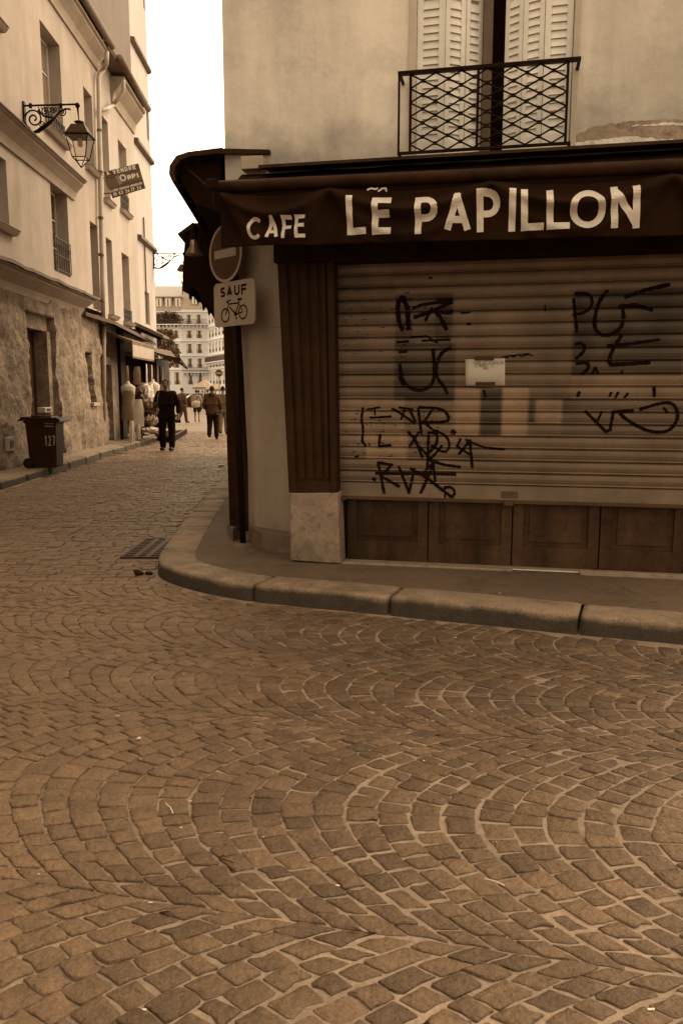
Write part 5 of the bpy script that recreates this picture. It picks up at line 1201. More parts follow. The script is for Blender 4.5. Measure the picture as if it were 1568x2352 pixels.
def um(X, Y): a, b = unit(X, Y); return (a * BWd, (1 - b) * BHt)
fs = thing('for_sale_board', 'tilted rectangular estate board reading A VENDRE beside the downpipe', 'sign', tuple(onb(0, .5)))
m = MB(); m.prism([onb(0, 0), onb(1, 0), onb(1, 1), onb(0, 1)], V3((0, .02, 0))); bo = m.build('panel', mat('board_brown', .065, rough=.5, var=.05, bump=0), fs)
m = MB(); P = [um(225, 560), um(440, 530), um(560, 450), um(900, 380), um(1120, 320), um(1190, 560), um(800, 620), um(620, 700), um(520, 770), um(320, 810)]; m.poly([onm(p[0], p[1], -.0006) for p in P][::-1]); m.build('logo_band', mat('board_mid', .10, rough=.5, var=.05, bump=0), bo)
m = MB(); P = [um(500, 480), um(590, 440), um(680, 650), um(600, 700)]; m.poly([onm(p[0], p[1], -.0003) for p in P][::-1]); m.build('page_mark', mat('board_light', .22, rough=.5, var=.2, bump=0), bo)
m = MB(); lw = lambda px_: px_ / 880 * BWd
def tl(txt, x0, y0, x1, y1, hpx, wpx, **k):
    a, b = um(x0, y0), um(x1, y1); text_line(m, txt, a, b, lw(hpx), lw(wpx), onm, step=.05, cuts=0, **k)
tl('A VENDRE', 300, 470, 1025, 290, 105, 24)
tl('CLAUDE BERNARD IMMOBILIER', 365, 890, 1195, 680, 55, 13)
tl('01 43 36 17 36', 460, 980, 1175, 800, 85, 20)
for c_, x0, y0, x1, y1, hh in (('O', 640, 620, 800, 580, 165), ('R', 825, 570, 925, 540, 110), ('P', 935, 540, 1040, 515, 115), ('I', 1060, 515, 1105, 500, 115)):
    a, b = um(x0, y0), um(x1, y1); letter(m, c_, (a, b, (b[0], b[1] + lw(hh)), (a[0], a[1] + lw(hh))), lw(34), onm, step=.03)
m.build('lettering', mat('board_lettering', .7, rough=.6, var=.05), bo)
m = MB(); m.tube([L.p(lu(238, 420), .0, onb(0, .8).z), onb(0, .8) + V3((0, .02, 0))], .012, 6); m.tube([L.p(lu(238, 420), .0, onb(0, .2).z), onb(0, .2) + V3((0, .02, 0))], .012, 6); m.build('bracket', wrought, fs)

# ================================================================ PEOPLE
def skin(name, pts, edges, mt, parent, sub=1, extra=None):
    """pts: list of (position, radius or (rx, ry)); the surface grown round the edges, baked to a plain mesh"""
    me = bpy.data.meshes.new('tmp'); me.from_pydata([tuple(p) for p, r in pts], edges, []); o = bpy.data.objects.new('tmp', me); S.collection.objects.link(o)
    sk = o.modifiers.new('skin', 'SKIN'); sk.use_smooth_shade = True
    for i, (p, r) in enumerate(pts): me.skin_vertices[0].data[i].radius = (r, r) if isinstance(r, (int, float)) else r; me.skin_vertices[0].data[i].use_root = (i == 0)
    ss_ = o.modifiers.new('sub', 'SUBSURF'); ss_.levels = sub; ss_.render_levels = sub
    bpy.context.view_layer.update(); dg = bpy.context.evaluated_depsgraph_get(); ev = o.evaluated_get(dg).to_mesh()
    mb = MB(); off = wloc(parent)
    for v in ev.vertices: mb.V(v.co + off)
    for f in ev.polygons: mb.F(*f.vertices)
    o.evaluated_get(dg).to_mesh_clear(); bpy.data.objects.remove(o)
    if extra: extra(mb, off)
    return mb.build(name, mt, parent, smooth=True)
skinm = mat('skin', .12, rough=.6, var=.08, bump=0); hairm = mat('hair_dark', .015, rough=.6, var=.2)
def cloth(n, Lm): return mat('cloth_' + n, Lm, rough=.9, var=.18, vs=8, bump=.4, bs=25, bd=.01)
def ell(mb, c, rx, ry, rz, n=8, k=6, mi=0):
    mb.cur = mi; R0 = []
    for j in range(k + 1):
        ph = math.pi * j / k; R0.append([mb.V((c[0] + rx * math.sin(ph) * math.cos(2 * math.pi * i / n), c[1] + ry * math.sin(ph) * math.sin(2 * math.pi * i / n), c[2] + rz * math.cos(ph))) for i in range(n)])
    for j in range(k):
        for i in range(n): mb.F(R0[j][i], R0[j + 1][i], R0[j + 1][(i + 1) % n], R0[j][(i + 1) % n])
    mb.cur = 0
def person(label, x, y, h, heading, coat, pants, arms, legs, shoe=.01, coat_len=.84, hair='short', skirt=False, fat=1.0, group=None, nod=0.0, sleeves=True, extra=None, hood=False):
    """heading 0 faces the camera (-y). arms: ((elbow, wrist) right, left), legs: ((knee, ankle) right, left), in metres for 1.75 m"""
    t = thing('person', label, 'person', (x, y, .0 if not inside_pave(x, y) else .12), group); s = h / 1.75; ca, sa = math.cos(heading), math.sin(heading)
    T = lambda p: V3(((p[0] * ca - p[1] * sa) * s, (p[0] * sa + p[1] * ca) * s, p[2] * s))
    hd = -nod
    J = [((0, 0, .95), (.135 * fat, .105)), ((0, 0, 1.14), (.125 * fat, .10)), ((0, 0, 1.34), (.150, .11)), ((0, .01, 1.46), (.07, .06)), ((0, .0 + hd * .3, 1.53), .052), ((0, -.015 + hd * .8, 1.60), (.062, .075)), ((0, -.01 + hd, 1.67), (.072, .088)), ((0, .0 + hd, 1.735), (.050, .062))]
    E0 = [(0, 1), (1, 2), (2, 3), (3, 4), (4, 5), (5, 6), (6, 7)]
    def add(p, r, par): J.append((p, r)); E0.append((par, len(J) - 1)); return len(J) - 1
    jk = [((0, 0, 1.0), (.19 * fat, .15)), ((0, 0, 1.16), (.185 * fat, .15)), ((0, 0, 1.33), (.21, .155)), ((0, .01, 1.45), (.12, .10)), ((0, .0, 1.50), (.066, .066))]; je = [(0, 1), (1, 2), (2, 3), (3, 4)]
    jk.append(((0, 0, coat_len), (.195 * fat, .155))); je.append((0, 5))
    tr = [((0, 0, .93), (.15 * fat, .115))]; te = []
    shoes = []
    for sgn, (el, wr), (kn, an) in ((-1, arms[0], legs[0]), (1, arms[1], legs[1])):
        sh = add((sgn * .185, .01, 1.42), .062, 2); e_ = add(el, .043, sh); w_ = add(wr, .028, e_); dv = (V3(wr) - V3(el)).normalized(); pm = V3(wr) + dv * .06; p_ = add(tuple(pm), (.040, .020), w_)
        sd_ = dv.cross(V3((0, 1, 0))); sd_ = sd_.normalized() if sd_.length > .2 else V3((1, 0, 0))
        for k in range(4):
            b0 = pm + sd_ * (-.028 + .019 * k) + dv * .03; b1 = b0 + dv * (.035 - .004 * abs(k - 1.5)) + V3((0, -.008, 0)); b2 = b1 + dv * .022 + V3((0, -.016, 0)); a_ = add(tuple(b0), .009, p_); a_ = add(tuple(b1), .0085, a_); add(tuple(b2), .007, a_)
        b0 = V3(wr) + dv * .02 - sd_ * .035 * sgn + V3((0, -.012, 0)); a_ = add(tuple(b0), .012, w_); add(tuple(b0 + dv * .035 - sd_ * .012 * sgn + V3((0, -.01, 0))), .009, a_)
        hp = add((sgn * .095, 0, .88), .088, 0); kk = add(kn, .055, hp); aa = add(an, .038, kk)
        n0 = len(jk); jk += [((sgn * .19, .01, 1.41), .095), (el, .080), ((V3(el).lerp(V3(wr), .93 if sleeves else .3)), .060)]; je += [(2, n0), (n0, n0 + 1), (n0 + 1, n0 + 2)]
        n0 = len(tr); top = .3 if skirt else 1; tr += [((sgn * .10, 0, .84), .125), (kn, .100 if not skirt else .09), (V3(kn).lerp(V3(an), .5), .090), ((an[0], an[1] + .0, an[2] - .04), .080)][:2 if skirt else 4]; te += [(0, n0), (n0, n0 + 1)] + ([] if skirt else [(n0 + 1, n0 + 2), (n0 + 2, n0 + 3)])
        shoes.append((an, sgn))
    def face(mb, off):
        def P(q): return T(q) + off
        c = P((0, -.105 + hd, 1.635)); ell(mb, c, .012 * s, .018 * s, .022 * s, 6, 4)
        for sg in (-1, 1): ell(mb, P((sg * .078, .0 + hd, 1.64)), .012 * s, .02 * s, .03 * s, 6, 4); ell(mb, P((sg * .030, -.088 + hd, 1.662)), .012 * s, .008 * s, .007 * s, 6, 4, 1); ell(mb, P((sg * .030, -.088 + hd, 1.682)), .018 * s, .008 * s, .004 * s, 6, 4, 1)
        ell(mb, P((0, -.088 + hd, 1.588)), .022 * s, .008 * s, .006 * s, 6, 4, 1)
    def TT(js): return [(T(tuple(p)), (r * s if isinstance(r, float) else (r[0] * s, r[1] * s))) for p, r in js]
    body = skin('body', TT(J), E0, [skinm, hairm], t, 1, face)
    skin('jacket', TT(jk), je, coat, t, 2)
    if hood:
        m = MB(); ell(m, T((0, .09, 1.50)) + wloc(t), .11 * s, .09 * s, .07 * s, 10, 7); m.build('hood', coat, t, smooth=True)
    skin('trousers' if not skirt else 'shorts', TT(tr), te, pants, t, 1)
    for an, sgn in shoes:
        m = MB(); c = T((an[0], an[1] - .045, max(.045, an[2] - .035))) + wloc(t); ell(m, (0, -.02 * s, 0), .055 * s, .15 * s, .055 * s, 10, 6)
        m.v = [tuple(c + V3((v[0] * ca - v[1] * sa, v[0] * sa + v[1] * ca, max(v[2], -.040 * s)))) for v in m.v]; m.build('shoe', mat('shoe_leather', shoe, rough=.4), t, smooth=True)
    m = MB(); off = wloc(t)
    def hp_(q): return T(q) + off
    n, k = 14, 8; R0 = []
    for j in range(k + 1):
        ph = math.pi * j / k * .62; row = []
        for i in range(n):
            a = 2 * math.pi * i / n; fr_ = max(0, -math.sin(a)); cut = 1 - .62 * fr_ ** .6 if hair == 'short' else 1 - .55 * fr_; p2 = ph * cut * (1.0 if hair == 'short' else 1.25)
            row.append(m.V(hp_((.083 * math.sin(p2) * math.cos(a), .010 + hd + .100 * math.sin(p2) * math.sin(a), 1.665 + .100 * math.cos(p2) + .003 * math.sin(5 * a)))))
        R0.append(row)
    for j in range(k):
        for i in range(n): m.F(R0[j][i], R0[j + 1][i], R0[j + 1][(i + 1) % n], R0[j][(i + 1) % n])
    hm = m.build('hair', hairm, t, smooth=True); sm_ = hm.modifiers.new('t', 'SOLIDIFY'); sm_.thickness = .012
    if extra: extra(t, T)
    return t
A_dn = lambda s, f=0: ((s * .24, .04 + f * .4, 1.14), (s * .25, -.02 + f, .90))
STAND = (((-.10, -.01, .50), (-.10, .02, .09)), ((.10, -.01, .50), (.10, .02, .09)))
black = cloth('black_wool', .006); 
# the man walking towards us
def man_bits(t, T):
    off = wloc(t); m = MB(); m.tube([T(q) + off for q in ((-.13, -.02, 1.49), (-.16, -.12, 1.40), (-.18, -.155, 1.22), (-.20, -.15, 1.12))], .014, 6); m.build('bag_strap', cloth('strap_tan', .09), t, smooth=True)
    m = MB(); c = T((-.23, -.12, 1.10)) + off; m.box(c.x - .085, c.x + .085, c.y - .05, c.y + .07, c.z - .13, c.z + .12); m.build('shoulder_bag', cloth('bag_leather', .055), t, bevel=.03)
    m = MB(); c = T((.30, -.08, .76)) + off; m.box(c.x - .07, c.x + .07, c.y - .03, c.y + .03, c.z - .06, c.z + .045); m.build('camera_case', signblack, t, bevel=.015)
P1 = G(385, 1036, 0)
person('man in black jacket and trousers walking towards the viewer with a shoulder bag', -4.72, 21.7, 1.92, R_(-4), black, cloth('black_twill', .005),
       (((-.29, .06, 1.16), (-.17, -.20, 1.04)), ((.30, .03, 1.14), (.30, -.06, .90))), (((-.10, -.10, .52), (-.11, -.02, .10)), ((.11, .02, .50), (.13, -.08, .10))), nod=.03, fat=1.1, extra=man_bits)
P2 = G(492, 1010, 0)
person('man seen from behind in a brown hooded jacket and dark trousers beside the corner post', P2.x - .03, P2.y, 1.78, R_(182), cloth('brown_jacket', .045), cloth('navy_trousers', .010),
       (((.25, .05, 1.14), (.20, -.16, 1.12))[::1] and ((-.27, .03, 1.15), (-.26, -.12, .98)), ((.27, .03, 1.15), (.24, -.12, 1.0))), (((-.10, -.06, .52), (-.11, -.04, .09)), ((.10, -.02, .52), (.11, .16, .16))), fat=1.1, hood=True, shoe=.03)
P3 = G(436, 972, 0); P4 = G(451, 969, 0)
person('man in a brown suit walking away beside the woman with the pale bag', P3.x - .35, P3.y, 1.80, R_(150), cloth('brown_suit', .055), cloth('brown_suit_trousers', .05), (A_dn(-1), A_dn(1)), (((-.10, -.10, .52), (-.12, -.14, .09)), ((.10, .0, .50), (.12, .25, .16))), coat_len=.80)
def lady_bits(t, T):
    off = wloc(t); m = MB(); c = T((.05, .20, .95)) + off; blob(m, (c.x, c.y, c.z - .18), .22, .12, .19, 4, 12, 8); m.build('bag', cloth('pale_bag', .30), t, smooth=True)
    m = MB(); m.tube([T(q) + off for q in ((-.12, .10, 1.45), (.0, .16, 1.25), (.10, .20, 1.10))], .014, 6); m.build('bag_strap', signblack, t)
person('woman walking away in a pale top and dark shorts with a big pale shoulder bag', P4.x + .05, P4.y, 1.70, R_(185), cloth('pale_top', .16), cloth('dark_shorts', .012), (A_dn(-1), A_dn(1)), (((-.10, -.06, .50), (-.11, .04, .09)), ((.10, .03, .50), (.11, -.06, .09))), skirt=True, extra=lady_bits, coat_len=.86)
P5 = G(513, 998, 0)
person('person in pale clothes half hidden behind the dark corner post', P5.x + .02, P5.y, 1.80, R_(180), cloth('pale_jacket', .10), cloth('pale_trousers', .14), (A_dn(-1), A_dn(1)), (((-.10, -.04, .50), (-.11, .02, .09)), ((.10, .03, .50), (.11, .10, .12))))
far = [(458, 946, .012, .012, 'distant person in black standing before the parked cars'), (466, 941, .20, .02, 'distant person in a pale top near the cream parasol'), (478, 950, .02, .03, 'distant dark figure just left of the brown jacketed man'), (422, 939, .10, .05, 'distant person in tan behind the man in black')]
for x_, y_, c1_, c2_, lb in far:
    p = G(x_, y_, 0); person(lb, p.x, p.y, 1.72, R_(170), cloth('far_%d' % int(c1_ * 1000), c1_), cloth('far_%d' % int(c2_ * 1000), c2_), (A_dn(-1), A_dn(1)), STAND, group='distant people in the square')

# ================================================================ CLOTHES STALL
def at(x, y, Y): return AtY(x, y, Y)
def linen(n, v): return mat('linen_' + n, v, rough=.9, var=.15, vs=6, bump=.5, bs=18, bd=.02)
YM = 23.6
def mannequin(x, ytop, ybot, Y, label, dress, top, hem=.46, arms=False):
    b = at(x, ybot, Y); t_ = at(x, ytop, Y); H_ = t_.z - b.z; z0 = max(b.z, .118); o = V3((b.x, b.y, z0)); s = (t_.z - z0) / 1.6
    t = thing('dress_mannequin', label, 'mannequin', tuple(o), 'mannequins of the clothes stall')
    m = MB(); m.lathe(o, [(.045 * s, 1.56 * s), (.055 * s, 1.50 * s), (.12 * s, 1.46 * s), (.205 * s, 1.40 * s), (.19 * s, 1.25 * s), (.165 * s, 1.12 * s)][::-1], 14, 1, .65); m.build('bust', top, t, smooth=True)
    m = MB(); n = 28; rows = []
    for r, z in ((.185, 1.30), (.175, 1.15), (.145, 1.02), (.19, .88), (.20, .70), (.215, hem)): rows.append([m.V(o + V3((s * (r + .012 * math.sin(i * 2.1) * (1.3 - z)) * math.cos(2 * math.pi * i / n), .7 * s * r * math.sin(2 * math.pi * i / n), z * s))) for i in range(n)])
    for a, c in zip(rows, rows[1:]):
        for i in range(n): m.F(a[i], c[i], c[(i + 1) % n], a[(i + 1) % n])
    m.build('dress', dress, t, smooth=True)
    m = MB(); m.tube([o + V3((0, 0, .02)), o + V3((0, 0, 1.0 * s))], .02, 6); m.lathe(o, [(.16 * s, 0), (.15 * s, .02), (.03, .04)], 12); m.build('stand', wrought, t)
    return t
mannequin(299, 872, 1006, YM, 'mannequin in a grey strapless dress at the front of the clothes stall', linen('grey', .13), linen('cream', .36), .50)
mannequin(355, 868, 996, 26.0, 'headless white bust in a white jacket above the heaped clothes', linen('white', .5), linen('white', .5), .8)
mannequin(331, 876, 1000, 25.0, 'mannequin in a dark knitted top between the pale ones', linen('dark', .04), linen('tan', .14), .7)
def garment(x0, y0, x1, y1, Y, name, label, cat, mt, folds=5, group='clothes hanging in the stall'):
    a, b = at(x0, y0, Y), at(x1, y1, Y); t = MB(); n, k = 16, 12; F_ = {}; W_ = b.x - a.x; H_ = a.z - b.z
    for sgn in (0, 1):
        for i in range(n + 1):
            for j in range(k + 1):
                s, r = i / n, j / k; env = .72 + .28 * min(1, r * 3); env *= 1 + .12 * NZ(r * 3, s, Y, 2); xx = (a.x + b.x) / 2 + (s - .5) * W_ * env; z = a.z - H_ * r - (.05 * H_ * abs(math.sin(s * 7)) if j == k else 0)
                th = .05 * math.sin(math.pi * s) + .02 * math.sin(folds * s * 6.28 + r * 3) * r; F_[sgn, i, j] = t.V((xx, Y + (th if sgn else -th), z))
    for i in range(n):
        for j in range(k):
            t.F(F_[0, i, j], F_[0, i + 1, j], F_[0, i + 1, j + 1], F_[0, i, j + 1]); t.F(F_[1, i, j], F_[1, i, j + 1], F_[1, i + 1, j + 1], F_[1, i + 1, j])
    o = t.build(name, mt, loc=(a.x, Y, b.z), smooth=True); return tag(o, label, cat, group)
g1 = linen('cream2', .17)
garment(287, 840, 298, 884, 24.0, 'hanging_shirt', 'narrow cream garment hung at the left edge of the shop entrance', 'shirt', g1)
garment(306, 842, 325, 882, 24.2, 'hanging_shirt', 'pale blouse hung on the dark shop entrance above the mannequins', 'shirt', g1)
garment(306, 917, 332, 978, 23.4, 'hanging_dress', 'white dress with loose straps hanging beside the grey mannequin', 'dress', linen('white', .5), 6)
garment(296, 966, 311, 1014, 22.9, 'carrier_bag', 'full white bag on the pavement under the grey dress', 'bag', linen('bag', .42), 3, 'bags at the foot of the stall')
garment(311, 975, 325, 1008, 23.3, 'carrier_bag', 'squat cream bag to the right of the full white bag', 'bag', linen('bag2', .30), 3, 'bags at the foot of the stall')
for k, (x, v) in enumerate(((337, .5), (343, .02), (349, .45), (355, .03), (362, .3), (368, .02), (374, .4))):
    garment(x - 3, 836 + k, x + 3.4, 884 + 2 * k, 25.5 + k * .7, 'hanging_trousers', ['white', 'black', 'cream', 'dark', 'tan', 'black', 'pale'][k] + [' trousers hung first in the row under the shop awning', ' trousers hung second in the row under the shop awning', ' trousers hung in the middle left of the row under the awning', ' trousers in the exact middle of the row under the awning', ' trousers hung in the middle right of the row under the awning', ' trousers last but one in the row under the awning', ' trousers hung last in the row under the awning'][k], 'trousers', linen('tr%d' % k, v), 2)
def heap(x0, y0, x1, y1, Y, label, mt, name='clothes_heap', cat='clothes', seed=0):
    a, b = at(x0, y0, Y), at(x1, y1, Y); m = MB(); c = ((a.x + b.x) / 2, Y, b.z)
    n, k = 34, 18; rr = []
    for j in range(k + 1):
        ph = math.pi * j / k; rr.append([])
        for i in range(n):
            th = 2 * math.pi * i / n; f = .8 + .55 * abs(noise.noise(V3((math.cos(th) * 2 + seed, math.sin(th) * 2, ph * 2)))) + .55 * abs(noise.noise(V3((math.cos(th) * 4 + seed, math.sin(th) * 4, ph * 4)))) + .2 * noise.noise(V3((math.cos(th) * 9 + seed, math.sin(th) * 9, ph * 8)))
            rr[j].append(m.V((c[0] + (b.x - a.x) / 2 * f * math.sin(ph) * math.cos(th), Y + .35 * f * math.sin(ph) * math.sin(th), c[2] + (a.z - b.z) / 2 * (1 - math.cos(ph)) * f)))
    for j in range(k):
        for i in range(n): m.F(rr[j][i], rr[j][(i + 1) % n], rr[j + 1][(i + 1) % n], rr[j + 1][i])
    return tag(m.build(name, mt, loc=c, smooth=True), label, cat, 'heaps of goods on the stall')
heap(324, 890, 352, 922, 25.2, 'white heap of blouses on the upper table of the stall', linen('white', .5), seed=1)
heap(330, 918, 356, 938, 25.0, 'cream folded cloths lying under the white heap', g1, seed=4)
heap(326, 935, 362, 960, 25.3, 'dark shoes and bags piled in the middle tray', linen('dark', .03), seed=7)
heap(334, 958, 362, 978, 24.8, 'tan boxes and cloths in the lowest tray of the stall', linen('tan', .16), seed=9)
heap(330, 982, 362, 994, 24.6, 'pale bundles on the low black platform', linen('pale', .35), seed=12)
st = thing('stall_table', 'stepped display table full of clothes outside the shop', 'table', (at(345, 1000, 25.6).x, 25.6, .118))
a = at(322, 1000, 25.6); b = at(366, 1000, 25.6)
for i, (z, dy) in enumerate(((1.22, .35), (.78, .15), (.42, -.05))):
    m = MB(); m.box(a.x - .1, b.x + .1, 25.4 - .3 + dy, 25.4 + .3 + dy, z - .03, z); m.build('shelf', cloth('tray', .10), st)
for sx in (a.x, b.x): m = MB(); m.box(sx - .03, sx + .03, 25.8, 25.86, .118, 1.25); m.build('leg', wrought, st)
pf = thing('display_platform', 'low black platform edge jutting from the stall over the setts', 'platform', tuple(G(390, 1000, .1)))
m = MB(); q = [G(357, 1003, .10), G(395, 1010, .10), G(430, 986, .16), G(365, 992, .16)]
m.hexa([V3((p.x, p.y, max(0.0, .0))) for p in q] + [V3((p.x, p.y, .16)) for p in q]); m.build('deck', cloth('black_felt', .010), pf)
m = MB(); m.tube([q[0] + V3((0, 0, .09)), q[1] + V3((0, 0, .09)), q[2] + V3((0, 0, .04))], .02, 6); m.build('edge_trim', mat('trim', .08), pf)
for k, (x, y) in enumerate(((344, 962), (352, 968), (358, 957))):
    c = at(x, y, 24.9); m = MB(); m.box(c.x - .10, c.x + .10, 24.8, 25.05, c.z - .10, c.z + .06); m.build
mir = thing('small_shop_mirror', 'small rounded hanging mirror at the end of the clothes row', 'mirror', tuple(at(374, 890, 27)))
m = MB(); c = at(374, 890, 27.0); m.prism([V3((c.x + u, 27, c.z + z)) for u, z in rrect(0, 0, .19, .24, .04)], V3((0, .02, 0))); m.build('glass', mat('mirror_glass', .2, rough=.1), mir)
m = MB(); m.tube([c + V3((0, 0, .12)), c + V3((0, 0, .30))], .006, 5); m.build('hanger', wrought, mir)

# ================================================================ THE SQUARE BEYOND
YB = 165.0; B0 = Fr(0, YB, 1, 0)
far1 = mat('hazed_stone', .85, hue=(.96, 1, 1.1), rough=.9, var=.06, vs=.08, bump=0, streak=.03); far2 = mat('hazed_stone_tan', .72, hue=(.97, 1, 1.1), rough=.9, var=.08, vs=.08, bump=0)  # stone paled: distance haze is put into the colour
roofm = mat('far_slate', .30, rough=.7, var=.12, vs=.3, bump=0); ironf = mat('far_iron', .08, rough=.7, bump=0); fgl = mat('far_window_glass', .09, rough=.3, bump=0); fwh = mat('far_window_white', .75, rough=.7, bump=0)  # window tones lightened for the painted haze too
def z3(X, Y): return (X * .19187 + 257.9, Y * .19187 + 612.5)
def bu(X, Y=900, fr=B0): return fr.u(*z3(X, Y))
def bz(Y, X=800, fr=B0): return fr.z(*z3(X, Y))
def haussmann(label, fr, u0, u1, cols, rows, zroof, ztop, mt, balc, dorm, chim, group='apartment blocks closing the view'):
    t = thing('apartment_block', label, 'building', tuple(fr.p((u0 + u1) / 2, 0, 0)), group)
    H = [(c - .55, c + .55, a, b) for c in cols for a, b in rows if u0 < c - .56 and c + .56 < u1]
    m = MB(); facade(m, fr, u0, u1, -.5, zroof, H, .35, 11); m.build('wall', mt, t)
    for h in H:
        o = MB(); o.fbox(fr, h[0] - .16, h[0] - .002, .01, .06, h[2] - .1, h[3] + .16); o.fbox(fr, h[1] + .002, h[1] + .16, .01, .06, h[2] - .1, h[3] + .16); o.fbox(fr, h[0] - .001, h[1] + .001, .01, .12, h[3] + .01, h[3] + .16)
        o.fbox(fr, h[0] + .01, h[0] + .26, -.3, -.2, h[2], h[3]); o.fbox(fr, h[1] - .26, h[1] - .01, -.3, -.2, h[2], h[3]); w_ = o.build('window', fwh, t)
        o = MB(); o.fbox(fr, h[0] + .27, h[1] - .27, -.33, -.25, h[2] + .01, h[3] - .01); o.build('pane', fgl, w_)
        o = MB(); o.fbox(fr, h[0] + .02, h[1] - .02, .02, .05, h[2] + .05, h[2] + .11)
        o.fbox(fr, h[0] + .02, h[1] - .02, .02, .05, h[2] + .6, h[2] + .68)
        for k in range(7): u = h[0] + .05 + (h[1] - h[0] - .1) * k / 6; o.fbox(fr, u - .025, u + .025, .02, .05, h[2] + .11, h[2] + .6)
        o.build('window_railing', ironf, w_)
    for z, pr in [(b + .55, .25) for a, b in rows[::1]]:
        o = MB(); o.profile(fr, [(.001, z - .25), (pr, z - .05), (pr, z + .05), (.001, z + .1)], u0, u1); o.build('string_course', mt, t)
    for z, hh in balc:
        o = MB(); o.fbox(fr, u0 + .1, u1 - .1, .002, .9, z - .18, z)
        k = u0 + .3
        while k < u1 - .3: o.fbox(fr, k, k + .18, .002, .7, z - .65, z - .19); k += .75
        bb = o.build('balcony', mt, t); o = MB(); o.fbox(fr, u0 + .1, u1 - .1, .84, .88, z + hh - .06, z + hh); o.fbox(fr, u0 + .1, u1 - .1, .84, .88, z + .12, z + .18); k = u0 + .15
        while k < u1 - .15: o.fbox(fr, k, k + .04, .845, .875, z + .0, z + hh - .06); k += .17
        o.build('balcony_railing', ironf, bb)
    o = MB(); sl = (ztop - zroof) * .38; o.profile(fr, [(.1, zroof + .004), (-sl, ztop), (-9, ztop + 1.2), (-10.9, zroof + .004)], u0 + .05, u1 - .05); rf = o.build('roof', roofm, t)
    for c in dorm:
        zz = zroof + (ztop - zroof) * .22; o = MB(); o.fbox(fr, c - .75, c + .75, -sl - .6, -.15, zz, zz + 2.0); o.fbox(fr, c - .95, c + .95, -sl - .6, .05, zz + 2.001, zz + 2.2); d_ = o.build('dormer', roofm, rf)
        o = MB(); o.fbox(fr, c - .5, c + .5, -.149, -.08, zz + .2, zz + 1.8); o.build('dormer_window', fwh, rf); o = MB(); o.fbox(fr, c - .14, c + .14, -.079, -.06, zz + .3, zz + 1.7); o.build('dormer_pane', fgl, rf)
    for c, wd in chim:
        o = MB(); o.fbox(fr, c - wd, c + wd, -7, -4.5, ztop - .5, ztop + 2.4); k = c - wd + .2
        while k < c + wd - .1: o.lathe(fr.p(k, -5.6, 0), [(.17, ztop + 2.401), (.13, ztop + 3.2)], 6); k += .62
        o.build('chimney', far2, rf)
    return t
R1 = [(bz(855), bz(765)), (bz(1035), bz(925)), (bz(1210), bz(1100)), (bz(1410), bz(1265))]
RT_ = [(bz(690), bz(575))]
b1_ = haussmann('left pale apartment block with a planted balcony under its mansard roof', B0, bu(380), bu(828), [bu(560), bu(652), bu(765)], R1 + RT_, bz(530), bz(345), far1, [(bz(690), 1.0)], [bu(575), bu(682), bu(800)], [(bu(735), 8.5)])
b2_ = haussmann('middle tan apartment block with iron balconies and a steep mansard roof', B0, bu(829), bu(1150), [bu(925), bu(1043), bu(1130)][:2], R1 + RT_, bz(505), bz(290), far2, [(bz(690), 1.0), (bz(1260), .9)], [bu(1000)], [(bu(1010), 2.5)])
o = MB(); p_, q_, r_ = bu(880), bu(925), 0; o.prism([B0.p(bu(855), -.5, bz(505)), B0.p(bu(880), -.5, bz(505)), B0.p(bu(922), -2, bz(370)), B0.p(bu(890), -2, bz(370))], V3((0, 6, 0))); o.build('party_wall', far1, b2_)
e3 = B0.p(bu(1151), 0, 0); C3 = Fr(e3.x, e3.y, 10, -24)
r3 = [(C3.z(*z3(1200, b)), C3.z(*z3(1200, a))) for a, b in ((640, 760), (900, 1000), (1060, 1110), (1230, 1330))]
r3 = [(z_, z_ + 1.9) for z_, _ in r3]
b3_ = haussmann('right apartment block turned towards the street and cut off by the corner post', C3, .0, 30, [1.6 + 2.6 * k for k in range(11)], R1 + [(RT_[0][0], RT_[0][1])], bz(505), bz(330), far1, [(bz(1150), 1.0)], [3, 8, 13], [(12, 3)])
bal = MB(); rng = random.Random(4)
leafm = mat('far_foliage', .055, rough=.8, var=.4, vs=1.5, bump=0, attr=.5)
def leaves(mb, c, rx, ry, rz, n, s, rng):
    for _ in range(n):
        while True:
            p = V3((rng.uniform(-1, 1), rng.uniform(-1, 1), rng.uniform(-1, 1)))
            if p.length < 1 and NZ(p.x * 2 + c[0], p.y * 2, p.z * 2, 1.2) > -.18: break
        q = V3(c) + V3((p.x * rx, p.y * ry, p.z * rz)); a = V3((rng.gauss(0, 1), rng.gauss(0, 1), rng.gauss(0, 1))).normalized() * s; b = a.orthogonal().normalized() * s * .7; mb.a = rng.random(); mb.quad(q - a, q - b, q + a, q + b)
for X in (600, 640, 700, 735, 775): q = B0.p(bu(X), .5, bz(645 - rng.random() * 30)); leaves(bal, tuple(q), 1.6, .4, 1.5, 160, .22, rng)
tag(bal.build('balcony_plants', leafm, loc=tuple(B0.p(bu(700), .5, bz(690)))), 'leafy plants crowding the top balcony of the left apartment block', 'plants', kind='stuff')
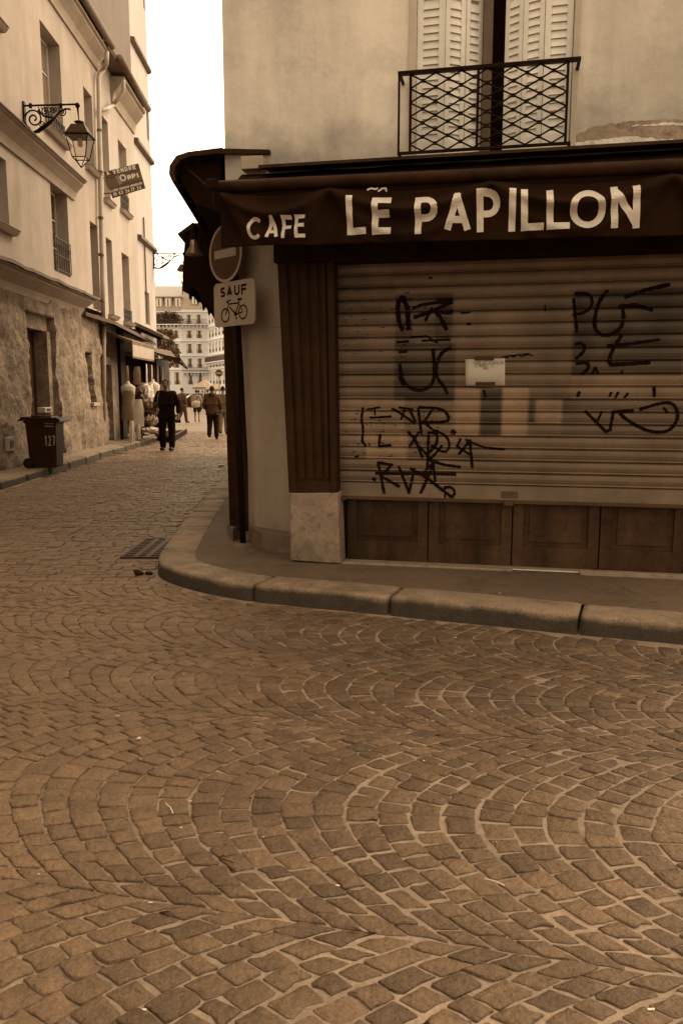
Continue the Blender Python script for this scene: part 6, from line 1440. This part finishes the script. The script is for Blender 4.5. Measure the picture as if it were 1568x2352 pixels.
def tree(x, y, Y, r, label):
    c = at(x, y, Y); t = thing('street_tree', label, 'tree', (c.x, Y, 0)); m = MB(); m.tube([V3((c.x, Y, 0)), V3((c.x + .1, Y, c.z * .5)), V3((c.x, Y, c.z))], .16, 8, taper=[1, .7, .3])
    rng = random.Random(int(x)); 
    for k in range(7): a = rng.uniform(0, 6.28); m.tube([V3((c.x, Y, c.z * .6)), V3((c.x + math.cos(a) * r * .7, Y + math.sin(a) * r * .7, c.z + rng.uniform(-.2, .6) * r))], .05, 5, taper=[1, .4])
    m.build('trunk', oldwood, t); m = MB()
    for k in range(12): leaves(m, (c.x + rng.uniform(-.6, .6) * r, Y + rng.uniform(-.6, .6) * r, c.z + rng.uniform(-.7, .8) * r), r * .5, r * .5, r * .42, 160, .13, rng)
    m.build('crown', leafm, t)
tree(374, 800, 62, 1.3, 'small dark leafed tree showing beyond the tiled eave')
def sgn2(x, y, Y, r, label):
    c = at(x, y, Y); t = thing('round_road_sign', label, 'road sign', (c.x, Y, 0)); m = MB(); m.tube([V3((c.x, Y + .06, 0)), c + V3((0, .06, r))], .035, 8); m.build('post', galv, t)
    m = MB(); m.prism([c + V3((r * math.cos(a), -.01, r * math.sin(a))) for a in [2 * math.pi * i / 24 for i in range(24)]], V3((0, .03, 0))); p = m.build('rim', signwhite, t)
    m = MB(); m.poly([c + V3((r * .86 * math.cos(a), -.014, r * .86 * math.sin(a))) for a in [2 * math.pi * i / 24 for i in range(24)]]); m.build('field', signgrey, t)
    m = MB(); m.box(c.x - r * .62, c.x + r * .62, Y - .022, Y - .018, c.z - r * .16, c.z + r * .16); m.build('white_bar', signwhite, t)
sgn2(503, 857, 52, .25, 'small distant no entry sign beside the dark corner post')
def parasol(x0, x1, y0, y1, Y, label):
    a, b = at(x0, y0, Y), at(x1, y1, Y); cx = (a.x + b.x) / 2; t = thing('cafe_parasol', label, 'parasol', (cx, Y, 0)); r = (b.x - a.x) / 2; m = MB(); n = 8
    P = [V3((cx + r * math.cos(2 * math.pi * i / n), Y + r * math.sin(2 * math.pi * i / n), b.z)) for i in range(n)]; top = V3((cx, Y, a.z))
    for i in range(n): m.poly([P[i], P[(i + 1) % n], top]); m.quad(P[i] + V3((0, 0, -.2)), P[(i + 1) % n] + V3((0, 0, -.2)), P[(i + 1) % n], P[i])
    m.build('canopy', linen('parasol', .2), t); m = MB(); m.tube([V3((cx, Y, 0)), top], .04, 8); m.build('pole', wrought, t)
parasol(441, 500, 871, 889, 70, 'wide cream parasol over the cafe terrace at the far end of the street')
parasol(470, 520, 880, 893, 62, 'lower dark edged cream parasol just behind the wide one')
def car(x, y, Lr, heading, label, paint):
    p = G(x, y, 0); t = thing('parked_car', label, 'car', (p.x, p.y, 0), 'cars parked in the square'); fr = Fr(p.x, p.y, math.cos(heading), math.sin(heading)); m = MB()
    m.prism([fr.p(u, -.85, z) for u, z in ((-2, .3), (2, .3), (2.05, .7), (1.9, .85), (1.1, .92), (-1.3, .95), (-2.0, .88), (-2.1, .6))], fr.n * 1.7); body_ = m.build('body', paint, t, bevel=.06)
    m = MB(); m.prism([fr.p(u, -.72, z) for u, z in ((1.05, .93), (.45, 1.38), (-.9, 1.42), (-1.6, .96))], fr.n * 1.44); m.build('cabin', lglass, body_, bevel=.05)
    for u in (-1.3, 1.3):
        for w_ in (-.88, .70): m = MB(); m.prism([fr.p(u + .32 * math.cos(a), w_, .32 + .32 * math.sin(a)) for a in [2 * math.pi * i / 18 for i in range(18)]], fr.n * .2); m.build('wheel', bing, t)
    for w_ in (-.7, .5): m = MB(); m.fbox(fr, 2.03, 2.07, w_, w_ + .22, .6, .75); m.build('headlight', fwh, t)
dkp = mat('car_paint_dark', .02, rough=.25, var=.05, bump=0); ltp = mat('car_paint_silver', .3, rough=.3, var=.05, bump=0)
for x_, y_, hd_, lb, pt in ((462, 935, 20, 'dark parked car at the foot of the apartment blocks', dkp), (440, 931, -10, 'silver car parked behind the walking couple', ltp), (487, 933, 15, 'dark car nearest the corner post under the parasols', dkp)): car(x_, y_, 4, R_(hd_), lb, pt)
